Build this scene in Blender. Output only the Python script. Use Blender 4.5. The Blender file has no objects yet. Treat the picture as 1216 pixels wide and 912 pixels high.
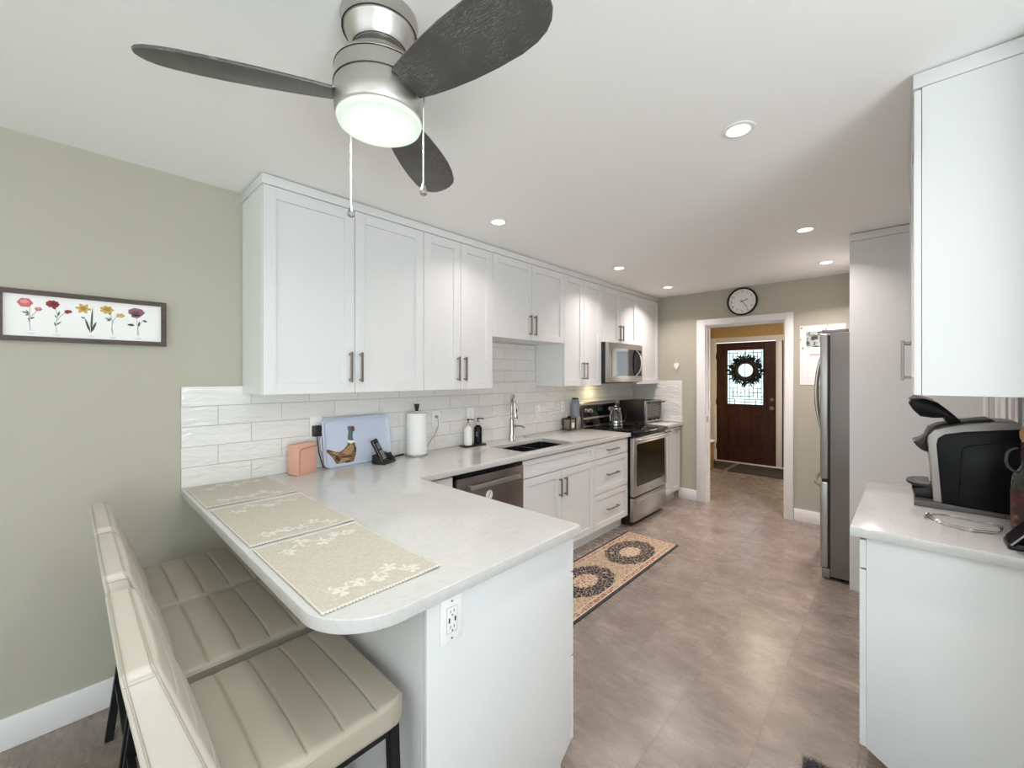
import bpy, bmesh, math, random
from mathutils import Vector, Matrix
random.seed(7)
PI = math.pi
sc = bpy.context.scene
COL = sc.collection

# ------------------------------------------------------------------ camera
cam_d = bpy.data.cameras.new('camera'); cam = bpy.data.objects.new('camera', cam_d); COL.objects.link(cam)
cam.location = (2.578, 0.0, 1.464)
cam.rotation_euler = (PI/2, 0, math.radians(42.97))
cam_d.sensor_width = 36; cam_d.lens = 494.87/1216*36
cam_d.shift_x = -(610.66-608)/1216; cam_d.shift_y = (446.86-456)/1216
cam_d.clip_start = 0.02
sc.camera = cam
# ------------------------------------------------------------------ colour management, world
sc.view_settings.view_transform = 'Standard'; sc.view_settings.look = 'None'
sc.view_settings.gamma = 1; sc.view_settings.use_curve_mapping = False
sc.view_settings.exposure = 0.20
try:
    sc.cycles.max_bounces = 10; sc.cycles.diffuse_bounces = 6; sc.cycles.glossy_bounces = 4
    sc.cycles.sample_clamp_indirect = 6; sc.cycles.use_denoising = True
except Exception: pass
w = bpy.data.worlds.new('daylight'); sc.world = w; w.use_nodes = True
w.node_tree.nodes['Background'].inputs[0].default_value = (0.86, 0.95, 1.0, 1)
w.node_tree.nodes['Background'].inputs[1].default_value = 1.6

def area(name, loc, rot, sx, sy, power, col, spread=180):
    l = bpy.data.lights.new(name, 'AREA'); l.shape = 'RECTANGLE'; l.size = sx; l.size_y = sy
    l.energy = power; l.color = col; l.spread = math.radians(spread)
    o = bpy.data.objects.new(name, l); o.location = loc; o.rotation_euler = rot; COL.objects.link(o); return o
# daylight entering by the dining-room windows behind the camera
area('window_daylight', (2.1, -2.52, 1.35), (PI/2+1.05, 0, PI), 2.9, 1.7, 70, (0.87, 0.945, 1.0))
area('patio_daylight', (4.92, -0.6, 1.15), (PI/2+1.12, 0, PI/2), 2.1, 2.0, 118, (0.87, 0.945, 1.0))
area('hall_daylight', (2.35, 7.62, 1.4), (PI/2, 0, 0), 0.7, 1.3, 40, (0.93, 0.97, 1.0))

# ------------------------------------------------------------------ helpers
def lin(c):
    if isinstance(c, str):
        c = c.lstrip('#'); c = [int(c[i:i+2], 16)/255 for i in (0, 2, 4)]
    return tuple((x/12.92 if x <= 0.04045 else ((x+0.055)/1.055)**2.4) for x in c) + (1,)

class NT:
    """tiny node helper"""
    def __init__(s, m):
        s.t = m.node_tree; s.n = s.t.nodes; s.l = s.t.links
        s.b = s.n['Principled BSDF']
    def add(s, typ, **kw):
        n = s.n.new(typ)
        for k, v in kw.items(): setattr(n, k, v)
        return n
    def put(s, sock, v):
        if v is None: return
        if hasattr(v, 'is_output') or isinstance(v, bpy.types.NodeSocket): s.l.new(v, sock)
        else: sock.default_value = v
    def math(s, op, a, b=None, c=None, clamp=False):
        n = s.add('ShaderNodeMath', operation=op); n.use_clamp = clamp
        for i, v in enumerate((a, b, c)):
            if v is not None: s.put(n.inputs[i], v)
        return n.outputs[0]
    def mix(s, f, a, b, blend='MIX'):
        n = s.add('ShaderNodeMix', data_type='RGBA', blend_type=blend)
        s.put(n.inputs[0], f); s.put(n.inputs[6], a); s.put(n.inputs[7], b); return n.outputs[2]
    def obj(s):
        return s.add('ShaderNodeTexCoord').outputs['Object']
    def xyz(s, v):
        n = s.add('ShaderNodeSeparateXYZ'); s.l.new(v, n.inputs[0]); return n.outputs
    def comb(s, x, y, z):
        n = s.add('ShaderNodeCombineXYZ'); s.put(n.inputs[0], x); s.put(n.inputs[1], y); s.put(n.inputs[2], z); return n.outputs[0]
    def mapv(s, v, loc=(0,0,0), rot=(0,0,0), scale=(1,1,1)):
        n = s.add('ShaderNodeMapping'); s.l.new(v, n.inputs[0])
        n.inputs[1].default_value = loc; n.inputs[2].default_value = rot; n.inputs[3].default_value = scale; return n.outputs[0]
    def noise(s, v, scale, detail=3, rough=0.5, dist=0.0):
        n = s.add('ShaderNodeTexNoise'); s.put(n.inputs['Vector'], v)
        n.inputs['Scale'].default_value = scale; n.inputs['Detail'].default_value = detail
        n.inputs['Roughness'].default_value = rough; n.inputs['Distortion'].default_value = dist
        return n.outputs[0]
    def voro(s, v, scale, feature='F1', out='Distance'):
        n = s.add('ShaderNodeTexVoronoi', feature=feature); s.put(n.inputs['Vector'], v); n.inputs['Scale'].default_value = scale
        return n.outputs[out]
    def ramp(s, f, stops):
        n = s.add('ShaderNodeValToRGB'); s.put(n.inputs[0], f); e = n.color_ramp.elements
        while len(e) < len(stops): e.new(0.5)
        for i, (p, c) in enumerate(stops): e[i].position = p; e[i].color = c
        return n.outputs[0]
    def bump(s, h, strength=0.3, dist=0.01):
        n = s.add('ShaderNodeBump'); n.inputs['Strength'].default_value = strength; n.inputs['Distance'].default_value = dist
        s.put(n.inputs['Height'], h); s.l.new(n.outputs[0], s.b.inputs['Normal']); return n
    def smooth(s, x, a, b):
        n = s.add('ShaderNodeMapRange', interpolation_type='SMOOTHSTEP'); s.put(n.inputs[0], x)
        n.inputs[1].default_value = a; n.inputs[2].default_value = b; return n.outputs[0]

def mat(name, col, rough=0.5, metal=0.0, spec=None, coat=0.0, emis=None, estr=0.0, trans=0.0, alpha=None):
    m = bpy.data.materials.new(name); m.use_nodes = True; b = m.node_tree.nodes['Principled BSDF']
    b.inputs['Base Color'].default_value = lin(col); b.inputs['Roughness'].default_value = rough
    b.inputs['Metallic'].default_value = metal
    if spec is not None: b.inputs['Specular IOR Level'].default_value = spec
    if coat: b.inputs['Coat Weight'].default_value = coat; b.inputs['Coat Roughness'].default_value = 0.05
    if emis: b.inputs['Emission Color'].default_value = lin(emis); b.inputs['Emission Strength'].default_value = estr
    if trans: b.inputs['Transmission Weight'].default_value = trans
    if alpha is not None: b.inputs['Alpha'].default_value = alpha
    return m

WL = {}
class MB:
    def __init__(s): s.bm = bmesh.new(); s.M = Matrix()
    def _tf(s, vs):
        for v in vs: v.co = s.M @ v.co
    def box(s, x0, x1, y0, y1, z0, z1, bev=0.0, seg=2):
        r = bmesh.ops.create_cube(s.bm, size=1)['verts']
        for v in r: v.co = Vector(((x0+x1)/2+v.co.x*(x1-x0), (y0+y1)/2+v.co.y*(y1-y0), (z0+z1)/2+v.co.z*(z1-z0)))
        if bev > 0:
            es = list({e for v in r for e in v.link_edges})
            b = bmesh.ops.bevel(s.bm, geom=es, offset=min(bev, 0.49*min(abs(x1-x0), abs(y1-y0), abs(z1-z0))), segments=seg, profile=0.5, affect='EDGES')
            vs = list({v for f in b['faces'] for v in f.verts} )
            # all verts of this island
            seen = set(vs); st = list(vs)
            while st:
                v = st.pop()
                for e in v.link_edges:
                    o = e.other_vert(v)
                    if o not in seen: seen.add(o); st.append(o)
            r = list(seen)
        s._tf(r); return s
    def prism(s, pts, h0, h1, axis='z', bev=0.0):
        """extrude a 2-D outline along an axis; pts are (x,y), (x,z) or (y,z)"""
        def P(a, b, h): return {'z': (a, b, h), 'y': (a, h, b), 'x': (h, a, b)}[axis]
        lo = [s.bm.verts.new(P(a, b, h0)) for a, b in pts]; hi = [s.bm.verts.new(P(a, b, h1)) for a, b in pts]
        n = len(pts); fs = [s.bm.faces.new(lo[::-1]), s.bm.faces.new(hi)]
        for i in range(n): fs.append(s.bm.faces.new((lo[i], lo[(i+1) % n], hi[(i+1) % n], hi[i])))
        bmesh.ops.recalc_face_normals(s.bm, faces=fs)
        vs = lo+hi
        if bev > 0:
            es = list({e for f in fs[:2] for e in f.edges})
            b = bmesh.ops.bevel(s.bm, geom=es, offset=bev, segments=2, profile=0.5, affect='EDGES')
            seen = set(v for f in b['faces'] for v in f.verts); st = list(seen)
            while st:
                v = st.pop()
                for e in v.link_edges:
                    o = e.other_vert(v)
                    if o not in seen: seen.add(o); st.append(o)
            vs = list(seen)
        s._tf(vs); return s
    def lathe(s, prof, cx=0, cy=0, cz=0, n=40, axis='z', cap=True):
        """prof: (r, h) pairs"""
        rings = []
        for r, h in prof:
            ring = []
            for i in range(n):
                a = 2*PI*i/n; u, v = r*math.cos(a), r*math.sin(a)
                p = {'z': (cx+u, cy+v, cz+h), 'y': (cx+u, cy+h, cz+v), 'x': (cx+h, cy+u, cz+v)}[axis]
                ring.append(s.bm.verts.new(p))
            rings.append(ring)
        fs = []
        for a, b in zip(rings, rings[1:]):
            for i in range(n): fs.append(s.bm.faces.new((a[i], a[(i+1) % n], b[(i+1) % n], b[i])))
        if cap:
            fs.append(s.bm.faces.new(rings[0][::-1])); fs.append(s.bm.faces.new(rings[-1]))
        bmesh.ops.recalc_face_normals(s.bm, faces=fs)
        s._tf([v for r in rings for v in r]); return s
    def cyl(s, p, r, h, axis='z', n=24): return s.lathe([(r, 0), (r, h)], *p, n=n, axis=axis)
    def tube(s, pts, r, n=10, closed=False, sq=False):
        """tube along points; r a number or list; sq gives a square section"""
        pts = [Vector(p) for p in pts]; N = len(pts)
        if sq: n = 4
        rings = []; up = None
        for i, p in enumerate(pts):
            if closed: t = (pts[(i+1) % N]-pts[i-1]).normalized()
            else: t = (pts[min(i+1, N-1)]-pts[max(i-1, 0)]).normalized()
            if up is None:
                a = Vector((0, 0, 1)) if abs(t.z) < 0.9 else Vector((0, 1, 0))
                up = (a-t*a.dot(t)).normalized()
            else: up = (up-t*up.dot(t)).normalized()
            sd = t.cross(up); rr = r[i] if isinstance(r, (list, tuple)) else r
            ring = []
            for k in range(n):
                a = 2*PI*(k+(0.5 if sq else 0))/n; q = rr*(1.414 if sq else 1)
                ring.append(s.bm.verts.new(p+up*math.cos(a)*q+sd*math.sin(a)*q))
            rings.append(ring)
        fs = []
        pairs = list(zip(rings, rings[1:])) + ([(rings[-1], rings[0])] if closed else [])
        for a, b in pairs:
            for i in range(n): fs.append(s.bm.faces.new((a[i], a[(i+1) % n], b[(i+1) % n], b[i])))
        if not closed: fs += [s.bm.faces.new(rings[0][::-1]), s.bm.faces.new(rings[-1])]
        bmesh.ops.recalc_face_normals(s.bm, faces=fs)
        s._tf([v for r_ in rings for v in r_]); return s
    def ball(s, c, r, sx=1, sy=1, sz=1, u=20, v=12):
        q = bmesh.ops.create_uvsphere(s.bm, u_segments=u, v_segments=v, radius=r)['verts']
        for p in q: p.co = Vector((c[0]+p.co.x*sx, c[1]+p.co.y*sy, c[2]+p.co.z*sz))
        s._tf(q); return s
    def rbox(s, xs, ys, zs, r, disp=None):
        """rounded box with a grid on every side; xs, ys, zs are coordinate lists"""
        X, Y, Z = len(xs)-1, len(ys)-1, len(zs)-1; V = {}
        lo = Vector((xs[0], ys[0], zs[0])); hi = Vector((xs[-1], ys[-1], zs[-1]))
        def g(i, j, k):
            if (i, j, k) not in V:
                p = Vector((xs[i], ys[j], zs[k]))
                c = Vector([min(max(p[a], lo[a]+r), hi[a]-r) for a in range(3)]); d = p-c
                nn = d.normalized() if d.length > 1e-9 else Vector((0, 0, 0))
                q = c+nn*r if (d.length > 1e-9) else p
                if disp: q = disp(q, p, nn)
                V[(i, j, k)] = s.bm.verts.new(q)
            return V[(i, j, k)]
        fs = []
        for i in range(X):
            for j in range(Y):
                fs.append(s.bm.faces.new((g(i,j,0), g(i,j+1,0), g(i+1,j+1,0), g(i+1,j,0))))
                fs.append(s.bm.faces.new((g(i,j,Z), g(i+1,j,Z), g(i+1,j+1,Z), g(i,j+1,Z))))
        for i in range(X):
            for k in range(Z):
                fs.append(s.bm.faces.new((g(i,0,k), g(i+1,0,k), g(i+1,0,k+1), g(i,0,k+1))))
                fs.append(s.bm.faces.new((g(i,Y,k), g(i,Y,k+1), g(i+1,Y,k+1), g(i+1,Y,k))))
        for j in range(Y):
            for k in range(Z):
                fs.append(s.bm.faces.new((g(0,j,k), g(0,j,k+1), g(0,j+1,k+1), g(0,j+1,k))))
                fs.append(s.bm.faces.new((g(X,j,k), g(X,j+1,k), g(X,j+1,k+1), g(X,j,k+1))))
        s._tf(list(V.values())); return s
    def poly(s, pts):
        vs = [s.bm.verts.new(p) for p in pts]; s.bm.faces.new(vs); s._tf(vs); return s
    def build(s, name, m, parent=None, local=False, smooth=None, origin=None):
        me = bpy.data.meshes.new(name)
        if parent is not None and not local: off = WL[parent.name]
        elif parent is None:
            if origin is None:
                xs = [v.co for v in s.bm.verts]
                lo = [min(p[i] for p in xs) for i in range(3)]; hi = [max(p[i] for p in xs) for i in range(3)]
                origin = ((lo[0]+hi[0])/2, (lo[1]+hi[1])/2, lo[2])
            off = Vector(origin)
        else: off = Vector((0, 0, 0))
        if off.length: bmesh.ops.translate(s.bm, verts=s.bm.verts, vec=-off)
        s.bm.to_mesh(me); s.bm.free()
        o = bpy.data.objects.new(name, me); COL.objects.link(o)
        me.materials.append(m)
        ang = 0.6 if smooth is None else smooth
        if ang:
            me.polygons.foreach_set('use_smooth', [True]*len(me.polygons))
            try: me.set_sharp_from_angle(angle=ang)
            except Exception: pass
        if parent is not None: o.parent = parent; WL[o.name] = WL[parent.name].copy()
        else: o.location = off; WL[o.name] = Vector(off)
        return o

def tag(o, label=None, cat=None, group=None, kind=None):
    if label: o['label'] = label
    if cat: o['category'] = cat
    if group: o['group'] = group
    if kind: o['kind'] = kind
    return o
def root(name, loc, label, cat, group=None, rz=0.0):
    o = bpy.data.objects.new(name, None); COL.objects.link(o); o.location = loc; o.rotation_euler = (0, 0, rz)
    o.empty_display_size = 0.05; WL[o.name] = Vector(loc); tag(o, label, cat, group); return o
def struct(mb, name, m, smooth=0): return tag(mb.build(name, m, smooth=smooth), kind='structure')
def arc(cx, cy, r, a0, a1, n=10):
    return [(cx+r*math.cos(math.radians(a0+(a1-a0)*i/n)), cy+r*math.sin(math.radians(a0+(a1-a0)*i/n))) for i in range(n+1)]
def rrect(x0, x1, y0, y1, r, n=6):
    return arc(x1-r, y1-r, r, 0, 90, n)+arc(x0+r, y1-r, r, 90, 180, n)+arc(x0+r, y0+r, r, 180, 270, n)+arc(x1-r, y0+r, r, 270, 360, n)
def ring_faces(mb, outer, inner, h0, h1, axis):
    """flat frame between two outlines with the same number of points"""
    def P(a, b, h): return {'z': (a, b, h), 'y': (a, h, b), 'x': (h, a, b)}[axis]
    bm = mb.bm; n = len(outer); R = []
    for pts in (outer, inner):
        for h in (h0, h1): R.append([bm.verts.new(P(a, b, h)) for a, b in pts])
    fs = []
    for A, B in ((R[0], R[1]), (R[2], R[3]), (R[0], R[2]), (R[1], R[3])):
        for i in range(n): fs.append(bm.faces.new((A[i], A[(i+1) % n], B[(i+1) % n], B[i])))
    bmesh.ops.recalc_face_normals(bm, faces=fs)
    mb._tf([v for r in R for v in r])
def text_mesh(body, size, ext=0.0005):
    cu = bpy.data.curves.new('t', 'FONT'); cu.body = body; cu.size = size; cu.extrude = ext; cu.align_x = 'CENTER'; cu.align_y = 'CENTER'
    o = bpy.data.objects.new('t', cu); COL.objects.link(o)
    dg = bpy.context.evaluated_depsgraph_get(); me = bpy.data.meshes.new_from_object(o.evaluated_get(dg))
    bpy.data.objects.remove(o); return me
def add_text(mb, body, size, M, ext=0.0005):
    me = text_mesh(body, size, ext); k = len(mb.bm.verts); mb.bm.from_mesh(me); mb.bm.verts.ensure_lookup_table()
    for v in mb.bm.verts[k:]: v.co = M @ v.co
    bpy.data.meshes.remove(me)

# ------------------------------------------------------------------ materials
M = {}
def paint(name, col, rough, sc_=220, st=0.04):
    m = mat(name, col, rough); t = NT(m); t.bump(t.noise(t.obj(), sc_, 2), st, 0.002); return m
M['olive'] = paint('olive_wall_paint', '#b3b0a1', 0.75)
M['beige'] = paint('beige_wall_paint', '#c8ab78', 0.75)
M['ceiling'] = paint('white_ceiling_paint', '#f6f6f4', 0.9, 120, 0.08)
M['trim'] = mat('white_trim_paint', '#eeedec', 0.4)
M['cab'] = mat('white_cabinet_lacquer', '#dddede', 0.33)
M['cab_in'] = mat('white_cabinet_melamine', '#e6e7e6', 0.45)

m = M['floor'] = mat('stone_look_vinyl_tile', '#8a7d72', 0.33); t = NT(m)
g = t.add('ShaderNodeNewGeometry').outputs['Position']; p = t.xyz(g)
br = t.add('ShaderNodeTexBrick', offset=0.5, offset_frequency=2, squash=1.0)
t.l.new(t.comb(t.math('SUBTRACT', p[1], 0.05), t.math('SUBTRACT', p[0], 0.015), 0.0), br.inputs['Vector'])
br.inputs['Scale'].default_value = 1; br.inputs['Brick Width'].default_value = 0.61; br.inputs['Row Height'].default_value = 0.305
br.inputs['Mortar Size'].default_value = 0.0011; br.inputs['Mortar Smooth'].default_value = 0.2; br.inputs['Bias'].default_value = 0
br.inputs['Color1'].default_value = (0, 0, 0, 1); br.inputs['Color2'].default_value = (1, 1, 1, 1); br.inputs['Mortar'].default_value = (0.5, 0.5, 0.5, 1)
tint = t.xyz(br.outputs[0])[0]
sh = t.math('MULTIPLY', tint, 17.0)
v1 = t.comb(t.math('ADD', t.math('MULTIPLY', p[0], 2.2), sh), t.math('MULTIPLY', p[1], 3.6), sh)
n1 = t.noise(v1, 1.6, 8, 0.62, 0.6)
v2 = t.comb(t.math('ADD', t.math('MULTIPLY', p[0], 9), sh), t.math('MULTIPLY', p[1], 26), sh)
n2 = t.noise(v2, 1.5, 5, 0.7)
n3 = t.noise(g, 70, 4, 0.7)
s_ = t.math('ADD', t.math('ADD', t.math('MULTIPLY', n1, 0.66), t.math('MULTIPLY', n2, 0.16)), t.math('MULTIPLY', n3, 0.20))
s_ = t.math('ADD', s_, t.math('MULTIPLY', t.math('SUBTRACT', tint, 0.5), 0.09))
col = t.ramp(s_, [(0.32, lin('#766b63')), (0.48, lin('#887c73')), (0.58, lin('#94887e')), (0.72, lin('#b2a69a'))])
col = t.mix(t.math('MULTIPLY', br.outputs['Fac'], 0.8), col, lin('#54493f'))
t.l.new(col, t.b.inputs['Base Color'])
t.l.new(t.math('ADD', 0.19, t.math('MULTIPLY', n2, 0.16)), t.b.inputs['Roughness'])
t.bump(t.math('SUBTRACT', t.math('MULTIPLY', n2, 0.08), br.outputs['Fac']), 0.10, 0.002)

def tile_material(name, axis, u0):
    m = mat(name, '#e2e0dd', 0.16); t = NT(m); g = t.add('ShaderNodeNewGeometry').outputs['Position']; p = t.xyz(g)
    u = p[1] if axis == 'y' else p[0]
    br = t.add('ShaderNodeTexBrick', offset=0.5, offset_frequency=2)
    uv = t.comb(t.math('SUBTRACT', u, u0), t.math('SUBTRACT', p[2], 0.914), 0.0); t.l.new(uv, br.inputs['Vector'])
    br.inputs['Scale'].default_value = 1; br.inputs['Brick Width'].default_value = 0.30; br.inputs['Row Height'].default_value = 0.1
    br.inputs['Mortar Size'].default_value = 0.0014; br.inputs['Mortar Smooth'].default_value = 0.3
    br.inputs['Color1'].default_value = (0, 0, 0, 1); br.inputs['Color2'].default_value = (1, 1, 1, 1); br.inputs['Mortar'].default_value = (0.5,)*3+(1,)
    tt = t.xyz(br.outputs[0])[0]
    col = t.mix(tt, lin('#e2e1de'), lin('#e9e8e5')); col = t.mix(br.outputs['Fac'], col, lin('#b4b1ad'))
    t.l.new(col, t.b.inputs['Base Color'])
    t.l.new(t.math('ADD', 0.12, t.math('MULTIPLY', br.outputs['Fac'], 0.5)), t.b.inputs['Roughness'])
    sh = t.math('MULTIPLY', tt, 13.0)
    nv = t.comb(t.math('ADD', t.math('MULTIPLY', u, 9), sh), t.math('ADD', t.math('MULTIPLY', p[2], 28), sh), sh)
    n = t.noise(nv, 1.0, 2, 0.5, 0.8)
    h = t.math('SUBTRACT', t.math('MULTIPLY', n, 1.0), t.math('MULTIPLY', br.outputs['Fac'], 0.35))
    t.bump(h, 0.8, 0.013); return m
M['tile'] = tile_material('wavy_white_wall_tile', 'y', 0.529)
M['tile_x'] = tile_material('wavy_white_return_tile', 'x', 0.0)

m = M['quartz'] = mat('white_veined_quartz', '#dcdad6', 0.11); t = NT(m); o_ = t.add('ShaderNodeNewGeometry').outputs['Position']
n1 = t.noise(o_, 9, 9, 0.7, 1.2); n2 = t.noise(o_, 160, 2, 0.6)
vein = t.math('SUBTRACT', 1.0, t.smooth(t.math('ABSOLUTE', t.math('SUBTRACT', n1, 0.5)), 0.0, 0.035))
col = t.mix(t.math('MULTIPLY', vein, 0.22), lin('#c9c8c6'), lin('#aaa8a5'))
col = t.mix(t.math('MULTIPLY', t.smooth(n2, 0.62, 0.75), 0.35), col, lin('#b5b0aa'))
t.l.new(col, t.b.inputs['Base Color'])

def brushed(name, col, rough, axis=2, sc_=1.0, st=0.08):
    m = mat(name, col, rough, 1.0); t = NT(m)
    sca = [500*sc_]*3; sca[axis] = 6
    n = t.noise(t.mapv(t.obj(), scale=tuple(sca)), 1.0, 2)
    t.l.new(t.math('ADD', rough-0.06, t.math('MULTIPLY', n, 0.14)), t.b.inputs['Roughness'])
    t.bump(n, st, 0.0006); return m
M['steel'] = brushed('brushed_stainless_steel', '#b9b7b5', 0.30, 1)
M['steel_v'] = brushed('brushed_steel_vertical', '#b4b2b0', 0.32, 2)
M['slate'] = brushed('dark_stainless_steel', '#8c8683', 0.30, 1)
M['nickel'] = mat('brushed_nickel', '#bfbcb7', 0.36, 1.0)
t = NT(M['nickel']); t.b.inputs['Anisotropic'].default_value = 0.5
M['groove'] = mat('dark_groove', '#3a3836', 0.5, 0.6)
M['pull'] = mat('satin_nickel_pull', '#8d867e', 0.3, 1.0)
M['chrome'] = mat('polished_chrome', '#c9c8c6', 0.12, 1.0)
M['fridge_side'] = mat('grey_textured_steel_side', '#8a8786', 0.36, 0.65); t = NT(M['fridge_side']); t.bump(t.noise(t.obj(), 260, 3), 0.12, 0.002)
M['black_glass'] = mat('black_glass', '#050506', 0.06, spec=0.3)
M['oven_glass'] = mat('dark_oven_window', '#080706', 0.06, spec=0.22)
M['black'] = mat('black_plastic', '#131314', 0.38)
M['black_gloss'] = mat('glossy_black_plastic', '#06070c', 0.33, spec=0.22)
M['black_metal'] = mat('black_powder_coated_steel', '#16181b', 0.42, 0.3)
M['sink'] = mat('black_granite_composite', '#0c0b0b', 0.45); 
M['white_pl'] = mat('white_plastic', '#efefed', 0.35)
M['grey_pl'] = mat('silver_grey_plastic', '#aaa8a4', 0.32, 0.5)
M['rubber'] = mat('dark_rubber', '#1d1d1e', 0.7)

m = M['leather'] = mat('taupe_faux_leather', '#b5ac9c', 0.42); t = NT(m)
t.bump(t.math('ADD', t.voro(t.obj(), 420), t.math('MULTIPLY', t.noise(t.obj(), 14, 4), 3.0)), 0.10, 0.0015)
t.l.new(t.mix(t.noise(t.obj(), 7, 3), lin('#a39b8c'), lin('#b1a999')), t.b.inputs['Base Color'])
M['leather_back'] = m2 = mat('cream_taupe_faux_leather', '#c4bdb1', 0.45); t = NT(m2)
t.bump(t.voro(t.obj(), 420), 0.08, 0.001)

m = M['blade'] = mat('charcoal_woodgrain_laminate', '#4a4948', 0.38); t = NT(m)
wv = t.add('ShaderNodeTexWave', wave_type='BANDS', bands_direction='Y'); t.l.new(t.mapv(t.obj(), scale=(0.25, 1, 1)), wv.inputs[0])
wv.inputs['Scale'].default_value = 62; wv.inputs['Distortion'].default_value = 14; wv.inputs['Detail'].default_value = 3; wv.inputs['Detail Scale'].default_value = 2.0
t.l.new(t.mix(t.math('MULTIPLY', t.smooth(wv.outputs['Fac'], 0.75, 1.0), t.smooth(t.noise(t.obj(), 9, 2), 0.40, 0.62)), lin('#4b4a49'), lin('#726f6d')), t.b.inputs['Base Color'])
t.bump(wv.outputs['Fac'], 0.06, 0.001)

m = M['door_wood'] = mat('dark_mahogany_door', '#42211a', 0.36); t = NT(m)
n = t.noise(t.mapv(t.obj(), scale=(22, 22, 2.2)), 1.4, 6, 0.6, 0.8)
t.l.new(t.ramp(n, [(0.3, lin('#2c130e')), (0.55, lin('#43211a')), (0.75, lin('#5a3226'))]), t.b.inputs['Base Color'])
m = M['frame_wood'] = mat('dark_walnut_frame', '#43342a', 0.5); t = NT(m)
n = t.noise(t.mapv(t.obj(), scale=(30, 4, 30)), 2, 5, 0.6, 0.5)
t.l.new(t.ramp(n, [(0.3, lin('#35281f')), (0.7, lin('#54443a'))]), t.b.inputs['Base Color'])
m = M['oak'] = mat('golden_oak', '#a9793f', 0.45); t = NT(m)
n = t.noise(t.mapv(t.obj(), scale=(20, 20, 3)), 2, 5, 0.6, 0.5)
t.l.new(t.ramp(n, [(0.3, lin('#8e6233')), (0.7, lin('#b98a4c'))]), t.b.inputs['Base Color'])
M['paper'] = mat('white_paper', '#f2f1ef', 0.7)
m = M['towel'] = mat('quilted_paper_towel', '#f1f1ef', 0.9); t = NT(m); t.bump(t.voro(t.obj(), 130), 0.35, 0.002)

# ------------------------------------------------------------------ room shell
H = 2.44; FY = 5.04; RX = 2.93; HY = 7.74; BY = -2.6
struct(MB().box(-0.1, 5.1, BY-0.1, HY+0.1, -0.06, 0.0), 'floor', M['floor'])
struct(MB().box(-0.1, 5.1, BY-0.1, HY+0.1, H, H+0.06), 'ceiling', M['ceiling'])
struct(MB().box(-0.1, 0.0, BY-0.1, HY+0.1, 0, H), 'wall_left', M['olive'])
mb = MB()
DX0, DX1, DZ = 0.905, 1.70, 2.055
mb.box(0, DX0, FY, FY+0.115, 0, H); mb.box(DX1, 3.05, FY, FY+0.115, 0, H); mb.box(DX0, DX1, FY, FY+0.115, DZ, H)
struct(mb, 'wall_far', M['olive'])
# right wall with the closet opening beside the refrigerator panel
mb = MB(); CY0, CY1, CZ = 2.32, 3.49, 2.04
mb.box(RX, RX+0.1, 1.70, CY0, 0, H); mb.box(RX, RX+0.1, CY1, HY, 0, H); mb.box(RX, RX+0.1, CY0, CY1, CZ, H)
mb.box(RX+0.1, 5.1, 1.70, 1.80, 0, H)
struct(mb, 'wall_right', M['cab_in'])
struct(MB().box(RX+0.55, RX+0.6, 1.8, 3.9, 0, H), 'wall_closet', M['rubber'])
# entry hall
mb = MB(); mb.box(0, 0.17, HY, HY+0.1, 0, H); mb.box(1.10, 1.178, HY, HY+0.1, 0, H); mb.box(0.17, 1.10, HY, HY+0.1, 2.05, H)
mb.box(1.178, 1.56, HY, HY+0.1, 2.05, H); mb.box(1.56, 3.05, HY, HY+0.1, 0, 0.75); mb.box(1.56, 3.05, HY, HY+0.1, 2.05, H); mb.box(1.56, 2.0, HY, HY+0.1, 0.75, 2.05); mb.box(2.7, 3.05, HY, HY+0.1, 0.75, 2.05)
struct(mb, 'wall_hall', M['beige'])
struct(MB().box(0.0, 0.012, FY+0.115, HY, 0, H), 'wall_hall_left', M['beige'])
# dining room behind the camera
mb = MB(); WX0, WX1, WZ0, WZ1 = 0.6, 3.6, 0.5, 2.2
mb.box(0, WX0, BY-0.1, BY, 0, H); mb.box(WX1, 5.0, BY-0.1, BY, 0, H); mb.box(WX0, WX1, BY-0.1, BY, 0, WZ0); mb.box(WX0, WX1, BY-0.1, BY, WZ1, H)
struct(mb, 'wall_back', M['olive'])
mb = MB(); mb.box(5.0, 5.1, BY, -1.7, 0, H); mb.box(5.0, 5.1, 0.5, 1.7, 0, H); mb.box(5.0, 5.1, -1.7, 0.5, 2.1, H)
struct(mb, 'wall_dining_right', M['olive'])
M['pane'] = mat('clear_window_glass', '#f4f8f8', 0.02, alpha=0.12)
def window(n, ax, a0, a1, z0, z1, pos, mull):
    mb = MB()
    def bx(u0, u1, zz0, zz1, d=0.03):
        if ax == 'x': mb.box(u0, u1, pos-d, pos+d, zz0, zz1, 0.004)
        else: mb.box(pos-d, pos+d, u0, u1, zz0, zz1, 0.004)
    bx(a0, a0+0.06, z0, z1); bx(a1-0.06, a1, z0, z1); bx(a0+0.06, a1-0.06, z0, z0+0.06); bx(a0+0.06, a1-0.06, z1-0.06, z1)
    for u in mull: bx(u-0.035, u+0.035, z0+0.06, z1-0.06)
    o = tag(mb.build(n, M['trim'], smooth=0.5), kind='structure')
    g_ = MB()
    if ax == 'x': g_.box(a0+0.05, a1-0.05, pos-0.004, pos+0.004, z0+0.05, z1-0.05)
    else: g_.box(pos-0.004, pos+0.004, a0+0.05, a1-0.05, z0+0.05, z1-0.05)
    g_.build('pane', M['pane'], o)
window('window_1', 'x', WX0, WX1, WZ0, WZ1, BY-0.06, (1.6, 2.6))
window('window_2', 'y', -1.7, 0.5, 0.0, 2.1, 5.06, (-0.6,))
window('window_3', 'x', 2.0, 2.7, 0.75, 2.05, HY+0.06, ())

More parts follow.
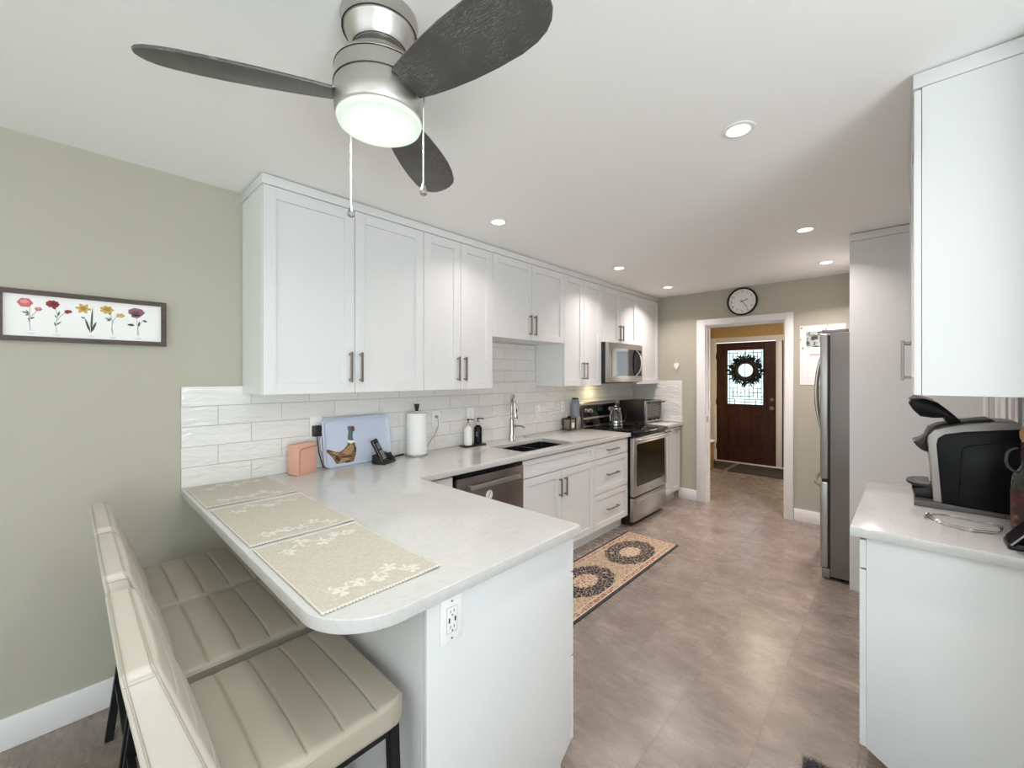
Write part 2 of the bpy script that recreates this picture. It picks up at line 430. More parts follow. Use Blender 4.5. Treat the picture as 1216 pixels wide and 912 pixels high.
# baseboards and casings
def bb(name, x0, x1, y0, y1, h=0.125):
    struct(MB().box(x0, x1, y0, y1, 0, h, 0.004), name, M['trim'], 0.5)
bb('baseboard_left', 0, 0.014, BY, 0.63)
bb('baseboard_far_left', 0.60, 0.815, FY-0.014, FY)
bb('baseboard_far_right', 1.77, RX, FY-0.014, FY)
bb('baseboard_hall', 0.012, 0.026, FY+0.13, HY)
bb('baseboard_back', 0.014, 5.0, BY, BY+0.014)
mb = MB(); c0, c1, ct = 0.815, 1.768, 2.118
mb.box(c0, DX0+0.006, FY-0.02, FY, 0, ct, 0.004); mb.box(DX1-0.006, c1, FY-0.02, FY, 0, ct, 0.004); mb.box(DX0+0.006, DX1-0.006, FY-0.02, FY, DZ-0.006, ct, 0.004)
mb.box(DX0, DX0+0.016, FY, FY+0.125, 0, DZ); mb.box(DX1-0.016, DX1, FY, FY+0.125, 0, DZ); mb.box(DX0+0.016, DX1-0.016, FY, FY+0.125, DZ-0.016, DZ)
mb.box(DX0+0.016, DX0+0.028, FY+0.05, FY+0.085, 0, DZ-0.016); mb.box(DX1-0.028, DX1-0.016, FY+0.05, FY+0.085, 0, DZ-0.016); mb.box(DX0+0.028, DX1-0.028, FY+0.05, FY+0.085, DZ-0.028, DZ-0.016)
dt = struct(mb, 'trim_1', M['trim'], 0.5)
mb = MB(); mb.box(DX0+0.0155, DX0+0.0175, FY+0.01, FY+0.04, 0.93, 1.0); mb.build('strike_plate', M['pull'], dt)

# crown boards over the cabinet runs
struct(MB().box(0.0, 0.352, 0.632, FY, 2.388, H-0.006, 0.002), 'trim_2', M['cab'], 0.5)
struct(MB().box(2.603, RX, 1.858, 2.92, 2.388, H-0.006, 0.002), 'trim_3', M['cab'], 0.5)
struct(MB().box(2.312, RX, 3.655, 4.72, 2.388, H-0.006, 0.002), 'trim_4', M['cab'], 0.5)

# tiled splashback (two faces meeting in the far corner)
mb = MB(); mb.box(0.0005, 0.008, 0.379, FY-0.008, 0.9145, 1.415); mb.box(0.0005, 0.008, 2.158, 3.052, 1.415, 1.755)
tag(mb.build('backsplash', M['tile'], smooth=0), 'glossy white wavy subway tile backsplash along the sink and stove wall', 'backsplash')
tag(MB().box(0.0085, 0.641, FY-0.008, FY, 0.9145, 1.415).build('backsplash', M['tile_x'], smooth=0), 'short white tile backsplash on the doorway wall beside the toaster oven', 'backsplash')

# ------------------------------------------------------------------ cabinets
def shaker(axis, pos, u0, u1, z0, z1, th=0.02, rail=0.057, sgn=1, flat=False):
    """door leaf; its face looks along +axis (sgn 1) or -axis; pos is the outer face"""
    mb = MB(); g = 0.0019; u0 += g; u1 -= g; z0 += g; z1 -= g
    def b(a0, a1, h0, h1, d0, d1, bev=0.0015):
        lo, hi = sorted((pos-sgn*d0, pos-sgn*d1))
        if axis == 'x': mb.box(lo, hi, a0, a1, h0, h1, bev, 1)
        else: mb.box(a0, a1, lo, hi, h0, h1, bev, 1)
    if flat: b(u0, u1, z0, z1, 0, th); return mb
    r = min(rail, (u1-u0)*0.3, (z1-z0)*0.27)
    b(u0, u0+r, z0, z1, 0, th); b(u1-r, u1, z0, z1, 0, th)
    b(u0+r, u1-r, z0, z0+r, 0, th); b(u0+r, u1-r, z1-r, z1, 0, th)
    b(u0+r-0.002, u1-r+0.002, z0+r-0.002, z1-r+0.002, 0.0125, th-0.002, 0)
    return mb
def pull(axis, pos, u, z, L, vert, sgn=1):
    """square bar pull standing off the face at pos"""
    mb = MB(); w_ = 0.0056; a, b = pos, pos+sgn*0.032
    def bx(d0, d1, u0, u1, z0, z1):
        d0, d1 = sorted((d0, d1))
        if axis == 'x': mb.box(d0, d1, u0, u1, z0, z1, 0.001, 1)
        else: mb.box(u0, u1, d0, d1, z0, z1, 0.001, 1)
    if vert:
        bx(b-sgn*0.011, b, u-w_, u+w_, z-L/2, z+L/2)
        for zz in (z-L/2+0.012, z+L/2-0.012): bx(a, b-sgn*0.011, u-w_, u+w_, zz-w_, zz+w_)
    else:
        bx(b-sgn*0.011, b, u-L/2, u+L/2, z-w_, z+w_)
        for uu in (u-L/2+0.012, u+L/2-0.012): bx(a, b-sgn*0.011, uu-w_, uu+w_, z-w_, z+w_)
    return mb
def upper(y0, y1, z0, splits, hz, label, z1=2.385, single=None, side='l'):
    r = root('upper_cabinet', (0.17, (y0+y1)/2, z0), label, 'cabinet', 'white upper cabinets on the left wall')
    MB().box(0.009, 0.328, y0+0.0005, y1-0.0005, z0, z1, 0.001, 1).build('body', M['cab_in'], r, smooth=0.5)
    ys = [y0]+splits+[y1]
    for i in range(len(ys)-1):
        d = shaker('x', 0.35, ys[i], ys[i+1], z0-0.002, z1).build('door', M['cab'], r, smooth=0.4)
        if len(ys) == 3: u = ys[i+1]-0.030 if i == 0 else ys[i]+0.030
        else: u = single
        if u is not None: pull('x', 0.35, u, hz, 0.165, True).build('handle', M['pull'], d, smooth=0.4)
    return r
upper(0.636, 1.548, 1.374, [1.092], 1.515, 'wide two-door white shaker upper cabinet at the left end, over the pheasant tray')
upper(1.548, 2.157, 1.374, [1.852], 1.515, 'narrow two-door white upper cabinet over the paper towel roll')
upper(2.157, 3.053, 1.760, [2.605], 1.880, 'short two-door white upper cabinet raised above the sink faucet')
upper(3.053, 3.685, 1.374, [3.369], 1.515, 'two-door white upper cabinet between the sink and the microwave')
upper(3.685, 4.447, 1.815, [4.066], 1.925, 'short two-door white upper cabinet directly above the microwave')
upper(4.447, 5.035, 1.374, [], 0, 'single-door white upper cabinet in the far corner over the toaster oven')

CT = 0.879   # underside of the worktop
def base_unit(y0, y1, label, hollow=False):
    r = root('base_cabinet', (0.3, (y0+y1)/2, 0), label, 'cabinet', 'white base cabinets under the left worktop')
    mb = MB()
    if hollow:
        mb.box(0.002, 0.018, y0, y1, 0.10, CT-0.001); mb.box(0.018, 0.6, y0, y0+0.018, 0.10, CT-0.001); mb.box(0.018, 0.6, y1-0.018, y1, 0.10, CT-0.001)
        mb.box(0.018, 0.6, y0+0.018, y1-0.018, 0.10, 0.118)
        mb.box(0.58, 0.6, y0+0.018, y1-0.018, 0.69, CT-0.001)
    else: mb.box(0.002, 0.6, y0+0.0005, y1-0.0005, 0.10, CT-0.001)
    mb.build('body', M['cab_in'], r, smooth=0)
    MB().box(0.002, 0.55, y0+0.001, y1-0.001, 0.0, 0.099).build('toe_kick', M['cab_in'], r, smooth=0)
    return r
BX = 0.622
# filler corner
rc = base_unit(1.293, 1.565, 'blind corner base cabinet with plain filler panel left of the dishwasher')
shaker('x', BX, 1.293, 1.565, 0.11, 0.865, flat=True).build('filler_panel', M['cab'], rc, smooth=0.4)
# sink base
r = base_unit(2.185, 3.113, 'sink base cabinet with wide false front over two doors', True)
shaker('x', BX, 2.185, 3.113, 0.735, 0.865, rail=0.04).build('false_front', M['cab'], r, smooth=0.4)
for a, b, u in ((2.185, 2.649, 2.615), (2.649, 3.113, 2.683)):
    d = shaker('x', BX, a, b, 0.11, 0.732).build('door', M['cab'], r, smooth=0.4)
    pull('x', BX, u, 0.60, 0.145, True).build('handle', M['pull'], d, smooth=0.4)
# drawers
r = base_unit(3.113, 3.722, 'three-drawer white base cabinet left of the stove')
for a, b in ((0.735, 0.865), (0.423, 0.732), (0.11, 0.42)):
    d = shaker('x', BX, 3.113, 3.722, a, b, rail=0.05).build('drawer', M['cab'], r, smooth=0.4)
    pull('x', BX, 3.417, (a+b)/2, 0.20, False).build('handle', M['pull'], d, smooth=0.4)
# beyond the stove
r = base_unit(4.502, 5.03, 'narrow two-door white base cabinet between stove and doorway wall')
for a, b in ((4.502, 4.766), (4.766, 5.03)):
    d = shaker('x', BX, a, b, 0.11, 0.865, rail=0.05).build('door', M['cab'], r, smooth=0.4)
    pull('x', BX, (a+b)/2, 0.838, 0.13, False).build('handle', M['pull'], d, smooth=0.4)

# peninsula base
r = root('peninsula_cabinet', (0.85, 0.96, 0), 'white peninsula base cabinet with flat end panel under the breakfast counter', 'cabinet')
MB().box(0.002, 1.658, 0.652, 1.268, 0.10, CT-0.001).build('body', M['cab_in'], r, smooth=0)
MB().box(0.002, 1.625, 0.652, 1.21, 0.0, 0.099).build('toe_kick', M['cab_in'], r, smooth=0)
MB().box(0.002, 1.6575, 0.634, 0.6515, 0.0, CT-0.001, 0.001, 1).build('back_panel', M['cab'], r, smooth=0.4)
mb = MB(); mb.prism([(0.634, 0.0), (1.212, 0.0), (1.212, 0.07), (1.272, 0.11), (1.272, CT-0.001), (0.634, CT-0.001)], 1.6585, 1.678, 'x', 0.001)
mb.build('end_panel', M['cab'], r, smooth=0.4)
for a, b in ((0.735, 0.865), (0.423, 0.732), (0.11, 0.42)):
    d = shaker('y', 1.293, 1.05, 1.678, a, b, rail=0.05).build('drawer', M['cab'], r, smooth=0.4)
    pull('y', 1.293, 1.36, (a+b)/2, 0.20, False).build('handle', M['pull'], d, smooth=0.4)
shaker('y', 1.293, 0.66, 1.05, 0.11, 0.865).build('door', M['cab'], r, smooth=0.4)
bb('baseboard_peninsula', 0.016, 1.6, 0.622, 0.6335, 0.10)

# worktop: L-shape with sink cut-out, built from a grid of quads that shares one surface
SX0, SX1, SY0, SY1 = 0.205, 0.565, 2.262, 2.90
def worktop():
    mb = MB(); bm = mb.bm; zt, zb = 0.914, CT
    X1, XM, Y0, YI, YE = 1.708, 0.652, 0.379, 1.3, 3.727
    rr = 0.17; rin = 0.012
    outer = [(0.0, Y0)] + arc(X1-rr, Y0+rr, rr, 270, 360, 14) + arc(X1-rin, YI-rin, rin, 0, 90, 3) + [(XM, YI), (XM, YE), (0.0, YE)]
    hole = rrect(SX0, SX1, SY0, SY1, 0.03, 4)
    es = []; 
    for pts in (outer, hole):
        vs = [bm.verts.new((a, b, zt)) for a, b in pts]
        for i in range(len(vs)): es.append(bm.edges.new((vs[i], vs[(i+1) % len(vs)])))
    bmesh.ops.triangle_fill(bm, edges=es, use_beauty=True, use_dissolve=False)
    fs = list(bm.faces)
    for f in fs:
        if f.normal.z < 0: f.normal_flip()
    ex = bmesh.ops.extrude_face_region(bm, geom=fs)
    for v in [g for g in ex['geom'] if isinstance(g, bmesh.types.BMVert)]: v.co.z = zb
    bmesh.ops.recalc_face_normals(bm, faces=bm.faces[:])
    rim = [e for e in bm.edges if len(e.link_faces) == 2 and abs(e.verts[0].co.z-e.verts[1].co.z) < 1e-6
           and abs(abs(e.link_faces[0].normal.z)-abs(e.link_faces[1].normal.z)) > 0.5 and e.verts[0].co.x+e.verts[1].co.x > 0.001]
    bmesh.ops.bevel(bm, geom=rim, offset=0.004, segments=3, profile=0.5, affect='EDGES')
    return mb
tag(worktop().build('countertop', M['quartz'], smooth=0.5), 'L-shaped white veined quartz countertop of the peninsula and sink run', 'countertop')
tag(MB().box(0.0, 0.652, 4.499, FY, CT, 0.914, 0.003).build('countertop', M['quartz'], smooth=0.5), 'small quartz countertop beyond the stove, under the toaster oven', 'countertop')

# sink
r = root('sink', (0.385, 2.58, 0.66), 'black undermount double-bowl sink set in the quartz countertop', 'sink')
def bowl(y0, y1, zf, x0=SX0-0.006, x1=SX1+0.006, zt=CT-0.001):
    mb = MB(); o = rrect(x0, x1, y0, y1, 0.035, 5); i = rrect(x0+0.008, x1-0.008, y0+0.008, y1-0.008, 0.03, 5)
    k = rrect(x0+0.02, x1-0.02, y0+0.02, y1-0.02, 0.03, 5)
    bm = mb.bm; n = len(o); R = []
    for pts, z in ((o, zt), (o, zf-0.01), (i, zt), (i, zf+0.02), (k, zf)): R.append([bm.verts.new((a, b, z)) for a, b in pts])
    fs = []
    for A, B in ((R[0], R[1]), (R[0], R[2]), (R[2], R[3]), (R[3], R[4])):
        for q in range(n): fs.append(bm.faces.new((A[q], A[(q+1) % n], B[(q+1) % n], B[q])))
    fs += [bm.faces.new(R[1]), bm.faces.new(R[4])]
    bmesh.ops.recalc_face_normals(bm, faces=fs); return mb
ym = 2.585
for a, b, nm in ((SY0-0.006, ym, 'bowl'), (ym+0.001, SY1+0.006, 'bowl')):
    bo = bowl(a, b, 0.69).build(nm, M['sink'], r, smooth=0.6)
    MB().lathe([(0.001, 0), (0.04, 0), (0.042, 0.004), (0.02, 0.002), (0.001, 0.002)], 0.385, (a+b)/2, 0.6905, n=24, cap=False).build('drain', M['chrome'], bo)
# faucet
fx, fy = 0.125, 2.60
r = root('faucet', (fx, fy, 0.914), 'chrome gooseneck pull-down kitchen faucet behind the black sink', 'faucet')
MB().lathe([(0.031, 0), (0.031, 0.006), (0.028, 0.012), (0.024, 0.06), (0.021, 0.13), (0.0205, 0.185), (0.0135, 0.19)], fx, fy, 0.9145, n=28).build('base', M['chrome'], r)
pts = [(fx, fy, 1.10), (fx, fy, 1.21)]
for i in range(13):
    a = PI-PI*i/12*0.94; q_ = 0.075+0.075*math.cos(a); pts.append((fx+q_*0.80, fy-q_*0.60, 1.225+0.080*math.sin(a)))
MB().tube(pts, 0.0125, 14).build('spout', M['chrome'], r)
e = pts[-1]
sp = MB().tube([(e[0], e[1], e[2]+0.004), (e[0]+0.004, e[1], e[2]-0.03), (e[0]+0.007, e[1], e[2]-0.06), (e[0]+0.012, e[1], e[2]-0.115)], [0.0135, 0.0165, 0.0175, 0.0225], 18).build('spray_head', M['chrome'], r)
MB().box(e[0]+0.018, e[0]+0.026, e[1]-0.007, e[1]+0.007, e[2]-0.085, e[2]-0.045, 0.003).build('spray_button', M['black'], sp)
MB().lathe([(0.0225, 0), (0.0205, -0.004), (0.001, -0.004)], e[0]+0.012, e[1], e[2]-0.1155, n=18, cap=False).build('nozzle', M['black'], sp)
MB().cyl((fx, fy+0.018, 1.035), 0.016, 0.028, 'y', 20).tube([(fx, fy+0.045, 1.035), (fx+0.01, fy+0.09, 1.032), (fx+0.02, fy+0.145, 1.015)], [0.009, 0.007, 0.005], 12).build('lever', M['chrome'], r)

# dishwasher
r = root('dishwasher', (0.32, 1.875, 0), 'dark stainless dishwasher with bar handle beside the sink base cabinet', 'dishwasher')
MB().box(0.05, 0.60, 1.572, 2.178, 0.10, 0.872).build('tub', M['black'], r, smooth=0)
MB().box(0.05, 0.55, 1.58, 2.17, 0.0, 0.099).build('toe_kick', M['black'], r, smooth=0)
dd = MB().box(0.602, 0.640, 1.585, 2.176, 0.115, 0.846, 0.004).build('door', M['slate'], r)
MB().box(0.602, 0.630, 1.585, 2.176, 0.849, 0.870, 0.002).build('control_strip', M['black_gloss'], r)
mb = MB(); mb.box(0.668, 0.684, 1.655, 2.105, 0.772, 0.802, 0.006)
for yy in (1.665, 2.065): mb.box(0.640, 0.668, yy, yy+0.03, 0.777, 0.797, 0.003)
mb.build('handle', M['steel'], dd)
mb = MB(); mb.M = Matrix.Translation((0.6402, 1.845, 0.705)); mb.lathe([(0.0005, 0.0), (0.030, 0.0), (0.030, 0.0012), (0.0005, 0.0012)], axis='x', n=28, cap=False)
st = mb.build('round_magnet', M['white_pl'], dd); st['label'] = 'round white magnet with grey swirl'
mb = MB(); mb.M = Matrix.Translation((0.6420, 1.845, 0.705)) @ Matrix.Rotation(0.6, 4, 'X')
for s1 in (1, -1):
    mb.tube([(0, s1*0.004+0.0, s1*0.002), (0, s1*0.016, s1*0.006), (0, s1*0.018, s1*0.016)], 0.0018, 6)
mb.tube([(0, -0.004, -0.002), (0, 0.004, 0.002)], 0.0018, 6)
mb.build('swirl_mark', M['rubber'], st)

# ------------------------------------------------------------------ stove
r = root('stove', (0.35, 4.11, 0), 'freestanding stainless electric range with black glass cooktop and oven window', 'stove')
SA, SB = 3.735, 4.492
MB().box(0.03, 0.632, SA+0.004, SB-0.004, 0.03, 0.905).build('body', M['black'], r, smooth=0)
mb = MB(); mb.box(0.06, 0.665, SA, SB, 0.906, 0.922, 0.003); mb.box(0.645, 0.700, SA, SB, 0.880, 0.921, 0.006)
ck = mb.build('cooktop', M['black_glass'], r)
M['burner'] = mat('grey_burner_ring', '#4a4a4c', 0.3)
for bx_, by_, br_ in ((0.47, 3.93, 0.11), (0.47, 4.29, 0.09), (0.24, 3.93, 0.085), (0.24, 4.29, 0.085)):
    mb = MB(); ring_faces(mb, [(bx_+br_*math.cos(a*PI/20), by_+br_*math.sin(a*PI/20)) for a in range(40)], [(bx_+(br_-0.004)*math.cos(a*PI/20), by_+(br_-0.004)*math.sin(a*PI/20)) for a in range(40)], 0.9221, 0.9224, 'z'); mb.build('burner_ring', M['burner'], ck)
od = MB().box(0.634, 0.682, SA+0.002, SB-0.002, 0.290, 0.862, 0.006).build('oven_door', M['steel'], r)
MB().prism(rrect(SA+0.055, SB-0.055, 0.385, 0.800, 0.012, 4), 0.6822, 0.6845, 'x').build('oven_window', M['oven_glass'], od)
mb = MB(); mb.box(0.634, 0.668, SA+0.002, SB-0.002, 0.864, 0.880); mb.build('vent_gap', M['black'], r, smooth=0)
mb = MB(); pts = [(0.682, SA+0.03, 0.842), (0.715, SA+0.035, 0.845), (0.732, SA+0.09, 0.846), (0.738, 4.11, 0.846), (0.732, SB-0.09, 0.846), (0.715, SB-0.035, 0.845), (0.682, SB-0.03, 0.842)]
mb.tube(pts, 0.0135, 12).build('handle', M['steel'], od)
dr = MB().box(0.634, 0.676, SA+0.002, SB-0.002, 0.045, 0.276, 0.006).build('drawer', M['steel'], r)
mb = MB(); mb.prism([(0.676, 0.243), (0.694, 0.250), (0.694, 0.236), (0.676, 0.222)], SA+0.03, SB-0.03, 'y'); mb.build('drawer_lip', M['steel'], dr)
mb = MB(); mb.M = Matrix.Translation((0.6824, 4.11, 0.325)); mb.lathe([(0.0005, 0), (0.014, 0), (0.014, 0.001), (0.0005, 0.001)], axis='x', n=24, cap=False); mb.build('emblem', M['pull'], od)
for yy in (SA+0.05, SB-0.05):
    for xx in (0.08, 0.58): MB().cyl((xx, yy, 0.0), 0.018, 0.03).build('foot', M['black'], r)
bg = MB().prism([(0.012, 0.923), (0.098, 0.923), (0.060, 1.165), (0.050, 1.180), (0.012, 1.180)], SA+0.004, SB-0.004, 'y', 0.003).build('backguard', M['steel'], r)
def slant(z): return 0.098+(0.060-0.098)*(z-0.923)/(1.165-0.923)
mb = MB()
for a, b, z0, z1 in ((SA+0.03, SB-0.03, 1.02, 1.15),):
    mb.prism([(slant(z0)-0.001, z0), (slant(z0)+0.003, z0), (slant(z1)+0.003, z1), (slant(z1)-0.001, z1)], a, b, 'y')
cp = mb.build('control_panel', M['black_glass'], bg)
mb = MB(); mb.prism([(slant(0.93)-0.001, 0.93), (slant(0.93)+0.003, 0.93), (slant(1.0)+0.003, 1.0), (slant(1.0)-0.001, 1.0)], SA+0.006, SB-0.006, 'y'); mb.build('lower_panel', M['black_glass'], bg)
for yy in (3.82, 3.90, 4.32, 4.40):
    mb = MB(); mb.M = Matrix.Translation((slant(1.085)+0.003, yy, 1.085)) @ Matrix.Rotation(-0.15, 4, 'Y')
    mb.lathe([(0.027, 0), (0.027, 0.006), (0.021, 0.010), (0.019, 0.030), (0.001, 0.031)], axis='x', n=24, cap=False).box(0.02, 0.034, -0.003, 0.003, -0.018, 0.018, 0.001); mb.build('knob', M['steel'], cp)
M['lcd'] = mat('clock_display', '#0a1416', 0.2, emis='#4fd0c8', estr=0.02)
mb = MB(); z0, z1 = 1.075, 1.115; mb.prism([(slant(z0)+0.002, z0), (slant(z0)+0.0036, z0), (slant(z1)+0.0036, z1), (slant(z1)+0.002, z1)], 4.06, 4.17, 'y'); mb.build('display', M['lcd'], cp)

# ------------------------------------------------------------------ over-range microwave
r = root('microwave', (0.2, 4.066, 1.392), 'over-the-range stainless microwave with black window and curved handle', 'microwave')
MB().box(0.010, 0.385, 3.690, 4.443, 1.395, 1.812, 0.003).build('body', M['black'], r)
dd = MB().box(0.386, 0.425, 3.692, 4.441, 1.402, 1.810, 0.006).build('door', M['steel'], r)
MB().prism(rrect(3.762, 4.405, 1.468, 1.752, 0.01, 4), 0.4252, 0.428, 'x').build('window', M['black_glass'], dd)
pts = []
for i in range(13):
    q = -1+2*i/12; pts.append((0.430+0.045*(1-q*q)**0.6+0.0, 4.275+0.035*(1-q*q), 1.61+0.135*q))
MB().tube(pts, [0.010 if 0 < i < 12 else 0.012 for i in range(13)], 12).build('handle', M['chrome'], dd)
mb = MB(); mb.box(0.06, 0.34, 3.74, 4.39, 1.389, 1.3949); mb.build('vent_grille', M['black'], r)
M['warmlamp'] = mat('warm_lamp_lens', '#fff2c0', 0.4, emis='#ffe39a', estr=1.5)
MB().box(0.12, 0.20, 3.93, 4.03, 1.387, 1.3889).build('lamp_lens', M['warmlamp'], r)
l = bpy.data.lights.new('cooktop_lamp', 'AREA'); l.size = 0.08; l.energy = 0.9; l.color = (1.0, 0.87, 0.48)
lo = bpy.data.objects.new('cooktop_lamp', l); lo.location = (0.16, 3.98, 1.385); COL.objects.link(lo)

# ------------------------------------------------------------------ refrigerator
r = root('refrigerator', (2.53, 4.17, 0), 'tall stainless french-door refrigerator with dark grey sides by the doorway wall', 'refrigerator')
FA, FB = 3.725, 4.635
MB().box(2.200, 2.90, FA, FB, 0.03, 1.775, 0.004).build('body', M['fridge_side'], r)
mb = MB()
for a, b in ((FA, 4.178), (4.182, FB)):
    d = MB().box(2.140, 2.188, a+0.001, b-0.001, 0.722, 1.770, 0.008, 3).build('door', M['steel_v'], r)
    yh = 4.145 if a < 4 else 4.215
    pts = []
    for i in range(15):
        q = -1+2*i/14; pts.append((2.140-0.075*(1-q*q)**0.55-0.001, yh, 1.33+0.34*q))
    MB().tube(pts, 0.0125, 12).build('handle', M['chrome'], d)
dz = MB().box(2.140, 2.188, FA+0.001, FB-0.001, 0.085, 0.700, 0.008, 3).build('freezer_drawer', M['steel_v'], r)
pts = []
for i in range(15):
    q = -1+2*i/14; pts.append((2.140-0.062*(1-q*q)**0.5-0.001, 4.18+0.40*q, 0.665))
MB().tube(pts, 0.0125, 12).build('handle', M['chrome'], dz)
MB().box(2.150, 2.1995, FA+0.004, FB-0.004, 0.701, 0.721).build('hinge_gap', M['black'], r)
MB().box(2.189, 2.199, FA+0.01, FB-0.01, 0.1, 1.76).build('gasket', M['black'], r, smooth=0)
MB().box(2.150, 2.199, FA+0.002, FB-0.002, 0.012, 0.080, 0.004).build('base_grille', M['fridge_side'], r)
mb = MB(); mb.box(2.150, 2.30, FA+0.01, FA+0.07, 1.776, 1.800, 0.004); mb.box(2.150, 2.30, FB-0.07, FB-0.01, 1.776, 1.800, 0.004); mb.build('hinge_cover', M['fridge_side'], r)
for yy in (FA+0.06, FB-0.06): MB().cyl((2.25, yy, 0.0), 0.02, 0.03).build('foot', M['black'], r)

# fridge surround
r = root('refrigerator_surround', (2.6, 4.18, 0), 'tall white end panel and overhead cabinet enclosing the refrigerator', 'cabinet')
MB().box(2.312, RX-0.001, 3.665, 3.700, 0.0, 2.386, 0.001, 1).build('side_panel', M['cab'], r, smooth=0.4)
MB().box(2.312, RX-0.001, 4.665, 4.70, 0.0, 2.386, 0.001, 1).build('side_panel', M['cab'], r, smooth=0.4)
MB().box(2.345, RX-0.001, 3.701, 4.664, 1.85, 2.386).build('body', M['cab_in'], r, smooth=0)
for a, b, u in ((3.701, 4.182, 4.15), (4.182, 4.664, 4.215)):
    d = shaker('x', 2.322, a, b, 1.852, 2.384, sgn=-1).build('door', M['cab'], r, smooth=0.4)
    pull('x', 2.322, u, 1.96, 0.15, True, -1).build('handle', M['pull'], d, smooth=0.4)
# ------------------------------------------------------------------ right run
r = root('upper_cabinet', (2.77, 2.39, 1.402), 'large white upper cabinet at the right edge over the coffee maker', 'cabinet')
MB().box(2.6235, RX-0.001, 1.860, 2.918, 1.403, 2.386, 0.001, 1).build('body', M['cab'], r, smooth=0.4)
for a, b, u in ((1.860, 2.389, 2.355), (2.389, 2.918, 2.423)):
    d = shaker('x', 2.605, a, b, 1.402, 2.384, sgn=-1, th=0.0175).build('door', M['cab'], r, smooth=0.4)
    pull('x', 2.605, u, 1.53, 0.165, True, -1).build('handle', M['pull'], d, smooth=0.4)
r = root('base_cabinet', (2.7, 2.42, 0), 'white base cabinet at right below the coffee maker', 'cabinet')
mb = MB(); mb.prism([(2.482, 0.11), (2.540, 0.075), (2.540, 0.0), (RX-0.001, 0.0), (RX-0.001, CT-0.001), (2.482, CT-0.001)], 1.985, 2.003, 'y', 0.001); mb.build('end_panel', M['cab'], r, smooth=0.4)
MB().box(2.482, RX-0.001, 2.0035, 2.86, 0.10, CT-0.001).build('body', M['cab_in'], r, smooth=0)
MB().box(2.540, RX-0.001, 2.0035, 2.86, 0.0, 0.099).build('toe_kick', M['cab_in'], r, smooth=0)
for a, b in ((1.985, 2.423), (2.423, 2.86)):
    d = shaker('x', 2.462, a, b, 0.11, 0.758, sgn=-1).build('door', M['cab'], r, smooth=0.4)
    d = shaker('x', 2.462, a, b, 0.761, 0.868, sgn=-1, rail=0.035).build('drawer', M['cab'], r, smooth=0.4)
tag(MB().prism([(2.437, 1.962), (RX-0.001, 1.962), (RX-0.001, 2.93), (2.445, 2.865)], CT, 0.914, 'z', 0.003).build('countertop', M['quartz'], smooth=0.5), 'small white quartz countertop at right carrying the coffee maker', 'countertop')

# closet doors on the right wall
o = tag(MB().box(RX-0.016, RX-0.001, CY1, CY1+0.07, 0, CZ+0.07, 0.003).box(RX-0.016, RX-0.001, 2.931, CY1, CZ, CZ+0.07, 0.003).build('trim_5', M['trim'], smooth=0.5), kind='structure')
for k, (a, b) in enumerate(((3.165, 3.485), (2.850, 3.085), (2.33, 2.770))):
    o = shaker('x', RX+0.02, a, b, 0.012, CZ-0.01, th=0.034, rail=0.08, sgn=-1).build('door_%d' % (k+3), M['trim'], smooth=0.4); tag(o, kind='structure')

# ------------------------------------------------------------------ entry door
r = bpy.data.objects.new('door_1', None); COL.objects.link(r); r.location = (0.64, HY+0.03, 0.0); r['kind'] = 'structure'; r.empty_display_size = 0.05; WL['door_1'] = Vector(r.location)
yf = HY+0.012
def slab(mb, x0, x1, z0, z1, y0=yf, y1=yf+0.044, b=0.002): mb.box(x0, x1, y0, y1, z0, z1, b, 1)
mb = MB(); D0, D1, G0, G1, GZ0, GZ1 = 0.195, 1.095, 0.365, 0.925, 0.985, 1.915
slab(mb, D0, G0, 0.012, 2.035); slab(mb, G1, D1, 0.012, 2.035); slab(mb, G0, G1, GZ1, 2.035); slab(mb, G0, G1, 0.80, GZ0)
slab(mb, G0, G1, 0.012, 0.24); slab(mb, 0.575, 0.715, 0.24, 0.80)
for a, b in ((G0, 0.575), (0.715, G1)):
    slab(mb, a, b, 0.24, 0.80, yf+0.014, yf+0.04, 0); slab(mb, a+0.03, b-0.03, 0.27, 0.77, yf+0.004, yf+0.03, 0.008)
leaf = mb.build('door_leaf', M['door_wood'], r, smooth=0.4)
mb = MB(); ring_faces(mb, [(G0-0.02, GZ0-0.02), (G1+0.02, GZ0-0.02), (G1+0.02, GZ1+0.02), (G0-0.02, GZ1+0.02)], [(G0+0.012, GZ0+0.012), (G1-0.012, GZ0+0.012), (G1-0.012, GZ1-0.012), (G0+0.012, GZ1-0.012)], yf-0.012, yf+0.01, 'y')
mb.build('glass_bead', M['door_wood'], leaf, smooth=0.3)
M['lit_glass'] = mat('daylit_textured_glass', '#dfeeee', 0.2, emis='#dff4f6', estr=1.8)
t = NT(M['lit_glass']); nn = t.noise(t.obj(), 28, 3, 0.6)
t.l.new(t.mix(t.smooth(nn, 0.35, 0.65), lin('#8fb6bd'), lin('#e6fbff')), t.b.inputs['Emission Color'])
gp = MB().box(G0+0.002, G1-0.002, yf+0.012, yf+0.022, GZ0+0.002, GZ1-0.002).build('glass_pane', M['lit_glass'], leaf, smooth=0)
mb = MB(); cy_ = yf+0.008; W_ = G1-G0; Hh = GZ1-GZ0
def came(x0, z0, x1, z1): mb.tube([(G0+x0*W_, cy_, GZ0+z0*Hh), (G0+x1*W_, cy_, GZ0+z1*Hh)], 0.0055, 6)
for x in (0.07, 0.93, 0.28, 0.5, 0.72): came(x, 0.02 if x in (0.07, 0.93) else 0.16, x, 0.98)
for z in (0.05, 0.10, 0.155, 0.94): came(0.02, z, 0.98, z)
for z in (0.22,): came(0.07, z, 0.42, z); came(0.58, z, 0.93, z)
